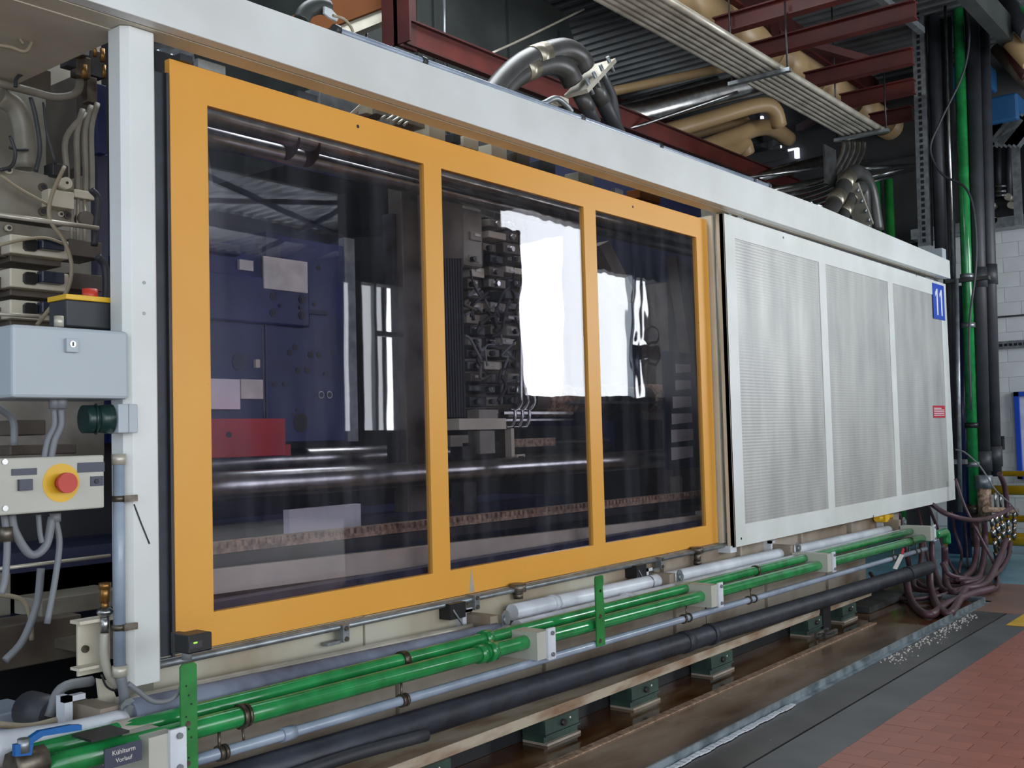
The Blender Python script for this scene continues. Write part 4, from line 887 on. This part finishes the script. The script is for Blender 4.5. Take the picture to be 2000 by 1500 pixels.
# red beam along the machine and its post
def zline(pa, pb_, y, w_, h, nm, m, lab, cat='beam', group=None):
    a, b_ = W(*pa, y=y), W(*pb_, y=y); o = top(MB().bar(a, b_, w_, h), nm, m, lab, cat, group); return o
t = T('red_beam', 'dark red steel beam running behind the machine with an upright at its left end', 'beam', W(1100, 170, y=2.0))
a, b_ = W(785, 62, y=2), W(1640, 400, y=2)
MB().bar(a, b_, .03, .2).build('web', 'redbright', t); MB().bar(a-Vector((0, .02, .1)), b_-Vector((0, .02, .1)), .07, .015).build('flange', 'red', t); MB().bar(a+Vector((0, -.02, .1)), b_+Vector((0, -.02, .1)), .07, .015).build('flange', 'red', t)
a = W(790, 70, y=2); MB().box(a.x-.1, a.x+.12, 1.98, 2.02, a.z-.1, 6.5).build('upright', 'red', t); MB().box(a.x-.1, a.x-.08, 1.85, 2.15, a.z-.1, 6.5).build('upright_flange', 'red', t)
# crane girder upper left
t = T('crane_girder', 'orange crane girder with pale rail crossing at the upper left', 'girder', (6, 3, 5.0))
a, b_ = W(600, 62, y=4.2), W(800, -40, y=1.5)
zc = W(640, 30, y=3.5).z
a, b_ = W(540, 78, y=2.95), W(800, -22, y=2.2)
MB().bar(a, b_, .2, .2).build('girder', 'crane', t); MB().bar(a-Vector((0, 0, .17)), b_-Vector((0, 0, .15)), .12, .10).build('rail', 'conduit', t)
# deep red girder behind
t = T('red_girder', 'deep red plate girder crossing under the roof sheet behind the pipes', 'girder', (11, 2, 5.5))
solid([(1130, 130), (1290, 102), (1420, 130), (1420, 260), (1180, 262)], 4.6, .2).build('web', 'red', t)
# light roof sheets upper middle (separately pitched)
rs = MB(); 
for i in range(11):
    y0_, y1_ = 20+i*13, 10+i*11.2
    A, B = W(1080, -20+i*14.0, y=5.8), W(1300, -46+i*13.2, y=3.6)
    rs.bar(A, B, .16, .05)
top(rs, 'roof_light_sheet', 'roofwhite', 'pale ribbed roof sheet brightened by an added lamp, upper middle', 'roof sheet', kind='stuff')
pl = solid([(1040, -30), (1160, -30), (1130, 6), (1060, 8)], 6.0, .05); st(pl, 'window_4', 'windowlit')
# silver and tan pipes running across behind
defs = [((1190, 180), (1425, 130), 2.6, .055, 'cream', 'tan pipe, topmost of the pipes crossing behind the hall beam'), ((1205, 232), (1480, 160), 2.2, .13, 'steel', 'large polished pipe crossing under the conduit bundle'),
        ((1195, 214), (1400, 156), 2.9, .05, 'darksteel', 'thin dark pipe just above the large polished one'), ((1230, 252), (1440, 180), 2.0, .018, 'steel', 'thin bright rod below the large polished pipe'),
        ((1285, 262), (1480, 205), 2.6, .10, 'cream', 'tan lagged pipe with elbow right of the polished pipe'), ((1300, 278), (1460, 235), 3.0, .06, 'cream', 'slimmer tan pipe under the lagged elbow pipe')]
for i, (pa, pb_, y, r_, m, lab) in enumerate(defs):
    a, b_ = W(*pa, y=y), W(*pb_, y=y-.7)
    top(MB().tube([a, a.lerp(b_, .5), b_] + ([b_+Vector((.25, -.1, -.02)), b_+Vector((.4, -.1, -.2))] if i == 4 else []), r_, 16, 4), 'overhead_pipe', m, lab, 'pipe', 'pipes crossing overhead')
for pts, lab in (([(1370, 292), (1430, 268), (1480, 250), (1510, 252), (1540, 272)], 'thick cream pipe bending right below the tan pipes'), ([(1392, 300), (1430, 292), (1450, 280), (1458, 300)], 'short cream pipe elbow under the thick cream one')):
    top(MB().tube(pt(pts, 2.2), .11, 16), 'cream_pipe', 'cream', lab, 'pipe', 'cream pipes')
# dark steelwork and daylit openings behind it
wn = [(1455, 218, 1472, 232), (1476, 228, 1490, 238), (1478, 262, 1494, 290), (1440, 306, 1486, 326), (1520, 292, 1560, 312), (1505, 286, 1526, 294), (1400, 300, 1440, 312), (1450, 255, 1470, 262), (1585, 385, 1620, 402)]
for i, r_ in enumerate(wn):
    a, b_ = W(r_[0], (r_[1]+r_[3])/2, x=15.24), W(r_[2], (r_[1]+r_[3])/2, x=15.24); st(MB().box(15.22, 15.28, a.y, b_.y, W((r_[0]+r_[2])/2, r_[3], x=15.24).z, W((r_[0]+r_[2])/2, r_[1], x=15.24).z), 'window_%d' % (5+i), 'windowlit')
pl = MB().box(15.1, 15.2, W(1335, 340, x=15.1).y, W(1425, 340, x=15.1).y, -.02, W(1380, 318, x=15.1).z); top(pl, 'far_cladding', 'conduit', 'pale pinkish far wall sheet just above the beam', 'wall sheet')
t = T('pipe_rack_frame', 'dark steel pipe rack frame behind the machine right of the red beam', 'frame', W(1480, 330, y=3))
for pa, pb_ in (((1470, 200), (1474, 420)), ((1494, 250), (1500, 420)), ((1425, 230), (1420, 420)), ((1300, 345), (1530, 300)), ((1400, 345), (1620, 285)), ((1330, 300), (1500, 265)), ((1380, 395), (1640, 330)), ((1500, 300), (1700, 240)), ((1560, 240), (1562, 420)), ((1440, 290), (1700, 355))):
    MB().bar(W(*pa, y=3), W(*pb_, y=2.6 if abs(pa[0]-pb_[0]) > 20 else 3), .16, .16).build('steel_member', 'darkroof', t)
for i, (pa, pb_, r_, y) in enumerate((((1395, 370), (1612, 312), .07, 2.2), ((1440, 385), (1615, 348), .03, 2.0), ((1440, 350), (1700, 312), .02, 1.8), ((1625, 332), (1800, 322), .025, 1.0), ((1690, 348), (1800, 322), .03, 1.2), ((1640, 370), (1800, 330), .02, 1.2))):
    top(MB().tube([W(*pa, y=y), W(*pb_, y=y-.5)], r_, 14, 1), 'steel_pipe', 'steel', ['large bright pipe behind the elbow hoses, low on the right', 'bright pipe below the large one behind the beam end', 'thin bright rod passing behind the perforated plate', 'short bright pipe left of the tall channel, upper', 'bright pipe left of the tall channel, lower', 'thin bright pipe sloping up to the tall channel'][i], 'pipe')
# conduit bundle along the hall
t = T('conduit_bundle', 'bundle of parallel cream conduits on hangers running above the machine to the right', 'conduits', W(1450, 170, z=5))
tops = [(1140, -20), (1162, -20), (1184, -20), (1206, -20), (1228, -20), (1250, -20), (1272, -20)]
for i, p in enumerate(tops):
    a = W(*p, z=5.0); b_ = Vector((W(1685, 262, z=5.0).x, a.y, 5.0))
    MB().tube([a, a.lerp(b_, .5), b_], .034, 10, 2).build('conduit', 'conduit', t)
    if i < 5:
        MB().tube([W(1648+10*i, 276, y=.7), W(1645+10*i, 300, y=.7), W(1622+9*i, 340+2*i, y=.75), W(1592+8*i, 360+6*i, y=.8), W(1480+8*i, 382+11*i, y=.9)], .024, 10, 5).build('bent_conduit', 'steel', t)
for x in (W(1475, 152, z=4.95).x, W(1662, 268, z=4.95).x):
    y0_, y1_ = W(*tops[-1], z=5).y-.12, W(*tops[0], z=5).y+.12
    MB().box(x-.03, x+.03, y0_, y1_, 4.93, 4.965).build('hanger_channel', 'galv', t); MB().cyl((x, y0_+.03, 4.95), (x, y0_+.03, 5.6), .010, 8).build('hanger_rod', 'darksteel', t); MB().cyl((x, y1_-.03, 4.95), (x, y1_-.03, 6.6), .010, 8).build('hanger_rod', 'darksteel', t)
a, b_, c_, d_ = rect(1612, 288, 1634, 362, .6)
top(MB().box(a, b_, .6, .62, c_, d_), 'perforated_plate', 'darksteel', 'dark perforated plate hanging under the conduit bundle', 'plate')
# cream insulated duct & red steel above
a = W(1310, -20, z=5.9)
t = T('cream_duct', 'cream lagged duct running under the red roof steel', 'duct', (12, a.y, 5.8))
for i in range(7):
    x0_ = 7.5+i*1.25; MB().tube([(x0_, a.y, 5.9), (x0_+1.235, a.y, 5.9)], .19, 20, 1).build('duct_section', 'cream', t)
t = T('long_red_girder', 'long red girder running above the cream duct', 'girder', (12, .6, 5.9))
a = W(1440, 20, z=6.25)
MB().box(7, 15.2, a.y-.02, a.y+.02, 6.22, 6.58).build('web', 'red', t); MB().box(7, 15.2, a.y-.16, a.y+.16, 6.2, 6.22).build('flange', 'redbright', t)
for i, (pa, pb_) in enumerate((((1402, 72), (1640, -2)), ((1461, 126), (1783, 28)), ((1575, 172), (1783, 122)), ((1648, 214), (1783, 178)), ((1700, 248), (1783, 232)))):
    pa, pb_ = W(*pa, z=5.5), W(*pb_, z=5.5); x = (pa.x+pb_.x)/2; y1_ = pa.y
    t = T('red_cross_beam', 'red steel cross beam under the roof, '+['nearest the viewer', 'second from the viewer', 'middle of the five', 'fourth from the viewer', 'farthest one'][i], 'beam', (x, 0, 5.5), 'red cross beams')
    MB().box(x-.012, x+.012, pb_.y if i else -1.2, y1_, 5.5, 5.66).build('web', 'redbright', t); MB().box(x-.06, x+.06, pb_.y if i else -1.2, y1_, 5.49, 5.505).build('flange', 'redbright', t); MB().box(x-.07, x+.07, pb_.y if i else -1.2, y1_, 5.65, 5.665).build('flange', 'redbright', t)
for i, (pa, pb_) in enumerate((((1512, 20), (1516, 90)), ((1520, 70), (1700, 120)), ((1560, 250), (1700, 180)))):
    top(MB().bar(W(*pa, z=6.1), W(*pb_, z=5.9), .09, .09), 'red_brace', 'red', ['short red upright between the two nearest cross beams', 'red diagonal brace across the middle cross beams', 'low red brace above the conduit hanger'][i], 'brace')
top(MB().box(7, 15.2, -.9, -.75, 6.0, 6.3), 'roof_girder', 'duct', 'dark girder near the roof at the top edge', 'girder')
top(MB().bar(W(1700, -20, y=-.2), W(1800, 60, y=-.2), .07, .07), 'grey_brace', 'galv', 'grey diagonal brace meeting the tall channel at the top', 'brace')

# ============================================================ PIPE RISERS AT THE RIGHT
def riser(nm, m, lab, pa, pb_, x, r_, cat='pipe', **k):
    a, b_ = W(*pa, x=x), W(*pb_, x=x); return top(MB().tube([a, b_], r_, 16, 1), nm, m, lab, cat, **k), a, b_
t = T('tall_channel', 'tall perforated galvanised channel left of the riser pipes', 'channel', W(1803, 490, x=13.2))
a, b_ = W(1791, -20, x=13.2), W(1806, 480, x=13.2)
MB().bar(a, b_, .03, .14, (0, 1, 0)).build('channel', 'galv', t); MB().bar(a+Vector((.05, -.07, 0)), b_+Vector((.05, -.07, 0)), .08, .012, (0, 1, 0)).build('channel_side', 'darksteel', t)
hs = MB()
for i in range(44):
    p = a.lerp(b_, i/44)+Vector((-.017, .0, 0)); hs.box(p.x-.003, p.x+.003, p.y-.02, p.y+.02, p.z-.03, p.z+.012)
hs.build('slot', 'black', t, kind='stuff')
riser('riser_pipe', 'rubber', 'black lagged riser right of the tall perforated channel', (1821, -20), (1840, 530), 13.3, .075)
riser('riser_pipe', 'rubber', 'black lagged riser between the bright thin pipe and the channel', (1846, -20), (1862, 1000), 13.6, .075)
riser('thin_riser', 'steel', 'thin bright steel riser beside the green one, upper part', (1845, -20), (1862, 540), 13.1, .018)
riser('thin_riser', 'galv', 'thin grey riser below the beam end', (1868, 545), (1876, 1000), 13.0, .025)
o_, a, b_ = riser('green_riser', 'green', 'green vertical riser pipe at the right', (1870, -20), (1903, 985), 13.3, .062)
for py in (545, 640, 833, 908): 
    k = (py+20)/1005; p = a.lerp(b_, k); MB().tube([p-Vector((0, 0, .03)), p+Vector((0, 0, .03))], .078, 14, 1).build('clamp', 'galv' if py != 833 else 'black', o_)
p = b_; MB().tube([p, p-Vector((0, 0, .1))], .085, 8, 1).tube([p-Vector((0, 0, .1)), p-Vector((0, 0, .5))], .06, 14, 1).build('valve_body', 'dirtysteel', o_)
for pa, pb_, lab in (((1897, -20), (1921, 940), 'large black lagged riser, left of the far-right pair'), ((1916, -20), (1942, 930), 'large black lagged riser, right of the far-right pair')):
    o_, a, b_ = riser('black_riser', 'rubber', lab, pa, pb_, 13.6 if 'right of' in lab else 13.4, .085)
    for k in (.59, .96): p = a.lerp(b_, k); MB().tube([p-Vector((0, 0, .12)), p+Vector((0, 0, .12))], .10, 16, 1).build('collar', 'rubber', o_)
riser('blue_riser', 'blackblue', 'dark blue upright pipe just right of the white door', (1884, 560), (1890, 1160), 13.4, .06)
riser('blue_riser', 'blackblue', 'thick dark blue upright pipe behind the door edge', (1866, 560), (1872, 1160), 13.8, .12)
o_, a, b_ = riser('brown_riser', 'rack', 'brown rusty valve pipe under the black riser', (1922, 945), (1924, 1010), 13.2, .075)
MB().tube([a+Vector((0, 0, .1)), a-Vector((0, 0, .05))], .1, 8, 1).build('hex_union', 'galv', o_)
top(MB().tube([W(1878, -20, x=12.8), W(1893, 60, x=12.8), W(1882, 140, x=12.8), W(1840, 230, x=12.8), W(1817, 290, x=12.8), W(1840, 340, x=12.8), W(1885, 366, x=12.8), W(1903, 420, x=12.8), W(1906, 520, x=12.8), W(1893, 640, x=12.8), W(1896, 800, x=12.8)], .014, 8), 'black_cable', 'rubber', 'long black cable looping down beside the green riser', 'cable')
top(MB().box(13.1, 13.2, W(1935, 548, x=13.2).y, W(1850, 548, x=13.2).y, W(1880, 552, x=13.2).z, W(1880, 545, x=13.2).z), 'clamp_rail', 'darksteel', 'dark clamp rail holding the risers at the beam height', 'rail')
top(MB().box(13.1, 13.2, W(1890, 898, x=13.2).y, W(1862, 898, x=13.2).y, W(1880, 906, x=13.2).z, W(1880, 897, x=13.2).z), 'clamp_rail', 'galv', 'lower clamp rail holding the dark blue pipes', 'rail')
top(MB().tube([W(1866, 878, x=12.9), W(1885, 884, x=12.9), W(1915, 912, x=12.9), W(1945, 958, x=12.9), W(1975, 985, x=12.9), W(1990, 1005, x=12.9)], .010, 6), 'grey_wire', 'cable', 'thin grey wire drooping from the door edge to the hose fittings', 'wire')
# guard rails
for i, (py, x, m) in enumerate(((925, 14.4, .035), (957, 14.2, .06), (1012, 14.4, .045), (1052, 14.0, .08))):
    p = W(1950, py, x=x); t = T('guard_rail', 'yellow guard rail by the white wall, '+['topmost thin bar', 'second thick bar', 'third bar', 'lowest thick bar'][i], 'guard rail', (x, -.5, p.z-m), 'yellow guard rails')
    MB().cyl((x, -2.5, p.z), (x, .35, p.z), m, 16).build('bar', 'yellowrail', t); MB().tube([(x, -2.4, 0), (x, -2.4, p.z)], m*.7, 10, 1).build('post', 'yellowrail', t); MB().tube([(x, .33, 0), (x, .33, p.z)], m*.7, 10, 1).build('post', 'yellowrail', t)
# hoses
H = [([(1700, 1045), (1680, 1010), (1740, 1000), (1790, 1010), (1860, 1035)], .8), ]
hose = [
 ('maroon hose arching from under the door to the fitting cluster', [(1820, 985, -.1), (1850, 1004, -.3), (1900, 1016, -.45), (1945, 1008, -.5), (1975, 992, -.5), (1984, 1005, -.5)], .028),
 ('thick maroon hose hooking down from the green elbow', [(1845, 1068, -.3), (1846, 1110, -.3), (1850, 1145, -.4), (1868, 1160, -.5), (1885, 1150, -.6), (1925, 1140, -.7), (1950, 1095, -.65), (1965, 1055, -.6)], .034),
 ('thick maroon hose hanging from the black pipe end', [(1816, 1118, -.47), (1818, 1150, -.5), (1832, 1185, -.6), (1855, 1198, -.7), (1872, 1175, -.75), (1885, 1150, -.8)], .034),
 ('thick maroon hose looping lowest over the tray lip', [(1770, 1130, -.4), (1776, 1165, -.5), (1795, 1192, -.6), (1820, 1200, -.7), (1850, 1180, -.8), (1900, 1160, -.85), (1940, 1150, -.8)], .034),
 ('maroon hose dropping behind the green pipe bracket', [(1820, 1060, -.2), (1822, 1100, -.25), (1835, 1140, -.4), (1850, 1155, -.5), (1900, 1145, -.6), (1945, 1120, -.6)], .03),
 ('maroon hose from the brown valve curving down', [(1922, 1015, -.4), (1924, 1060, -.4), (1918, 1110, -.45), (1905, 1132, -.5), (1850, 1135, -.5)], .034),
 ('maroon hose below the green riser', [(1905, 1020, -.3), (1908, 1070, -.35), (1900, 1110, -.4), (1880, 1130, -.45)], .034),
 ('maroon hose from the third fitting curling in', [(1950, 1080, -.5), (1945, 1110, -.55), (1920, 1130, -.6), (1860, 1125, -.6), (1840, 1100, -.5)], .024),
 ('maroon hose from the outer fitting curling in', [(1974, 1060, -.55), (1966, 1095, -.6), (1940, 1125, -.65), (1880, 1140, -.7)], .024),
 ('dark thin hose crossing down from the door corner', [(1866, 935, -.2), (1885, 990, -.3), (1915, 1050, -.45), (1945, 1110, -.6), (1948, 1145, -.65), (1932, 1152, -.65)], .016),
 ('maroon hose rising beside the black risers', [(1952, 925, -.5), (1962, 950, -.5), (1967, 990, -.5), (1966, 1010, -.5)], .03),
 ('thin dark hose behind, leftmost', [(1790, 985, .1), (1800, 1030, .1), (1812, 1090, .0), (1828, 1140, -.1)], .018),
 ('thin maroon hose behind the bracket, straight', [(1812, 985, .0), (1830, 1030, .0), (1850, 1090, -.1), (1870, 1125, -.2)], .018),
 ('thin dark hose hanging near the blue pipes', [(1858, 1000, .0), (1866, 1040, .0), (1878, 1080, -.1), (1872, 1120, -.2)], .016),
 ('thin grey hose with metal tip near the blue pipes', [(1884, 1015, -.2), (1888, 1060, -.2), (1890, 1110, -.3)], .010),
 ('maroon hose coming from beneath the bed', [(1755, 1000, .1), (1765, 1050, .1), (1780, 1120, -.1), (1810, 1150, -.3), (1850, 1150, -.4)], .024),
 ('maroon hose fourth from the outer fitting', [(1960, 1070, -.5), (1955, 1100, -.58), (1925, 1128, -.62), (1870, 1132, -.65)], .022),
 ('short maroon hose bulging under the rack', [(1800, 1060, -.1), (1798, 1100, -.2), (1785, 1130, -.3), (1790, 1150, -.4), (1830, 1160, -.5)], .026),
 ('dark hose lying behind the tray end', [(1700, 1120, .1), (1730, 1160, -.1), (1770, 1170, -.3), (1830, 1165, -.4), (1880, 1150, -.5)], .02)]
for lab, pts, r_ in hose:
    ps = [p if p.z > r_+.01 else W(q[0], q[1], z=r_+.01) for p, q in zip(pt(pts, 0), pts)]
    top(MB().tube(ps, r_, 12, 6), 'hose', 'hose_brown', lab, 'hose', 'maroon hoses in the tangle')
fl = ['leftmost', 'second from the left', 'third from the left', 'fourth from the left', 'rightmost']
for i, (x0_, y0_, x1_, y1_) in enumerate(((1936, 1012, 1948, 1100), (1945, 1008, 1955, 1085), (1955, 1005, 1962, 1070), (1968, 1015, 1972, 1085), (1981, 1000, 1980, 1055))):
    a, b_ = W(x0_, y0_, y=-.52), W(x1_, y1_, y=-.52)
    t = T('hose_fitting', 'chromed stack of quick couplings in the cluster, '+fl[i], 'fitting', b_, 'quick couplings')
    for k in range(4):
        p0_, p1_ = a.lerp(b_, k/4), a.lerp(b_, k/4+.17); MB().tube([p0_, p1_], .03 if k % 2 else .022, 8 if k % 2 else 14, 1).build('coupling', 'steel', t)
    MB().tube([a, b_], .018, 10, 1).build('stem', 'brass', t)
t = T('valve_manifold', 'red-brown pipe cross with small steel valves above the couplings', 'manifold', W(1950, 1000, y=-.45))
MB().tube([W(1925, 995, y=-.45), W(1985, 998, y=-.5)], .035, 12, 1).build('header', 'rack', t)
for px in (1945, 1955, 1965): MB().tube([W(px, 990, y=-.46), W(px-2, 962+(px-1945)*.5, y=-.46)], .016, 8, 1).build('valve_stem', 'steel', t)
t = T('hang_tag', 'white tag with red stripe hanging from the green pipe', 'tag', W(1750, 1108, y=-.48))
MB().prism(pt([(1758, 1082), (1766, 1084), (1752, 1112), (1744, 1110)], -.49), Vector((0, .003, 0))).build('tag', 'label', t); MB().prism(pt([(1760, 1080), (1764, 1070), (1767, 1072), (1765, 1083)], -.491), Vector((0, .003, 0))).build('stripe', 'stickred', t)
top(MB().box(10.5, 10.62, -.1, 0, .65, .72).cyl((10.4, -.05, .69), (10.8, -.05, .69), .03), 'yellow_valve', 'yellow', 'small yellow valve under the white door near the far bracket', 'valve')
# rusty plate under hoses and small bits in the tray
top(MB().box(9.0, 10.0, -.45, .2, .01, .06), 'dark_sump', 'darksteel', 'low dark sump plate under the hose tangle', 'plate')
q = W(1612, 1236, z=.03)
top(MB().frame([q.x-.12, q.x-.10, q.x+.10, q.x+.12], [.01, .018, .04, .048], [(1, 1)], q.y-.05, q.y-.03).frame([q.x-.12, q.x-.10, q.x+.10, q.x+.12], [.01, .018, .04, .048], [(1, 1)], q.y+.02, q.y+.04).box(q.x-.12, q.x-.1, q.y-.03, q.y+.02, .01, .02).box(q.x+.1, q.x+.12, q.y-.03, q.y+.02, .01, .02), 'steel_link', 'steel', 'small bright steel link lying in the oil tray', 'link')
db = MB()
for i in range(260):
    k = rnd.random(); x = 7.2+2.2*k; y = -1.14-.10*abs(rnd.gauss(0, .6))-.01; s = rnd.uniform(.003, .008); db.box(x, x+s*1.6, y, y+s, .0, s)
top(db, 'plastic_granules', 'label', 'scattered pale plastic granules on the dark plate beside the tray lip', 'granules', kind='stuff')
# machinery high on the right: blue motors, dark mezzanine
t = T('blue_motor', 'blue finned motor high at the right edge, larger lower one', 'motor', W(1960, 240, x=13.9), 'blue motors')
def xb(r_, x, dep):
    a, b_ = W(r_[0], (r_[1]+r_[3])/2, x=x), W(r_[2], (r_[1]+r_[3])/2, x=x); c_, d_ = W((r_[0]+r_[2])/2, r_[3], x=x).z, W((r_[0]+r_[2])/2, r_[1], x=x).z
    return MB().box(x, x+dep, a.y, b_.y, c_, d_)
xb((1925, 185, 1988, 238), 14.2, .5).build('motor_cover', 'motorblue', t, .03)
for i in range(8): 
    f_ = W(1928+i*9, 248, x=14.3); MB().bar(f_, f_+Vector((0, -.13, -.12)), .4, .03, (1, 0, 0)).build('cooling_fin', 'galv', t)
t = T('blue_motor', 'blue finned motor behind the risers, smaller upper one', 'motor', W(1900, 160, x=14), 'blue motors')
xb((1815, 125, 1925, 172), 14.5, .6).build('motor_cover', 'motorblue', t, .03)
p = W(1905, 130, x=14.7); MB().box(14.68, 14.74, p.y-.03, p.y+.03, p.z-.05, 6.6).build('hanger', 'darksteel', t)
t = T('mezzanine', 'dark cluttered pipe gallery above the white block wall at the right', 'gallery', (15.0, -.3, 4.2))
for r_, x, m in (((1925, 250, 2010, 440), 15.1, 'black'), ((1700, 300, 1925, 470), 15.15, 'darkroof')): xb(r_, x, .05).build('back_sheet', m, t)
for (px, py) in ((1936, 400), (1974, 400), (1941, 430), (1968, 384)):
    p = W(px, py, x=14.9); MB().tube([p, p+Vector((.15, 0, 0))], .045, 16, 1).build('pipe_end', 'conduit', t)
for px in (1935, 1950, 1970): MB().cyl(W(px, 280, x=14.95), W(px+1, 385, x=14.95), .04, 10).build('upright_pipe', 'rubber', t)
MB().bar(W(1982, 255, x=14.8), W(1990, 440, x=14.8), .03, .1, (0, 1, 0)).build('perforated_post', 'galv', t)
for py in (364, 374, 382): MB().cyl(W(1945, py, x=14.9), W(1965, py-1, x=14.9), .02, 8).build('steel_rod', 'steel', t)
for i, (pa, pb_, m, r_) in enumerate((((1942, 45), (2015, 125), 'cream', .10), ((1962, 8), (2015, 65), 'rubber', .12), ((1948, 96), (2015, 170), 'manifdk', .08), ((1972, 2), (2015, 36), 'green', .04), ((1960, 90), (2010, 150), 'red', .08))):
    top(MB().tube([W(*pa, x=13.5), W(*pb_, x=13.0)], r_, 14, 1), 'gallery_pipe', m, ['tan pipe at the upper right corner', 'thick black pipe at the upper right corner', 'brown pipe under the tan one at the upper right', 'thin green pipe in the upper right corner', 'red pipe behind the blue motor, upper right'][i], 'pipe')
for i, (px, m) in enumerate(((1712, 'green'), (1735, 'greenbar'))):
    top(MB().cyl(W(px, 350, x=14.8), (14.8, W(px+3, 480, x=14.8).y, 0), .06), 'far_riser', m, ['far dark green riser behind the beam end, left', 'far green riser behind the beam end, right'][i], 'pipe')
top(MB().box(12.45, 12.6, -.2, -.05, 3.46, 3.6), 'beam_end_bracket', 'boxgrey', 'small grey bracket on the far end of the white beam', 'bracket')

# clutter seen in the slit between the orange door and the beam
t = T('top_linkage', 'grey and cream fittings showing in the slit above the orange door', 'fittings', W(800, 250, y=.4))
for r_, m in (((625, 180, 700, 215), 'galv'), ((716, 205, 728, 222), 'beige'), ((735, 208, 760, 225), 'manif'), ((790, 232, 830, 245), 'manif'), ((838, 240, 870, 275), 'beige'), ((885, 262, 900, 280), 'rubber'), ((905, 270, 935, 290), 'beige'), ((960, 285, 990, 310), 'beige'), ((1010, 300, 1035, 330), 'manifdk'), ((1060, 315, 1085, 345), 'rubber'), ((1130, 340, 1160, 365), 'manif'), ((1250, 375, 1290, 392), 'crane')):
    pb(MB(), *r_, .45, .12).build('fitting_block', m, t, .004)
for i in range(5): MB().cyl(W(745+i*11, 232+i*3, y=.4), W(762+i*11, 218+i*3, y=.55), .008, 8).build('tube', 'conduit', t)
MB().bar(W(686, 224, y=.4), W(706, 206, y=.4), .01, .02).build('light_strip', 'label', t)
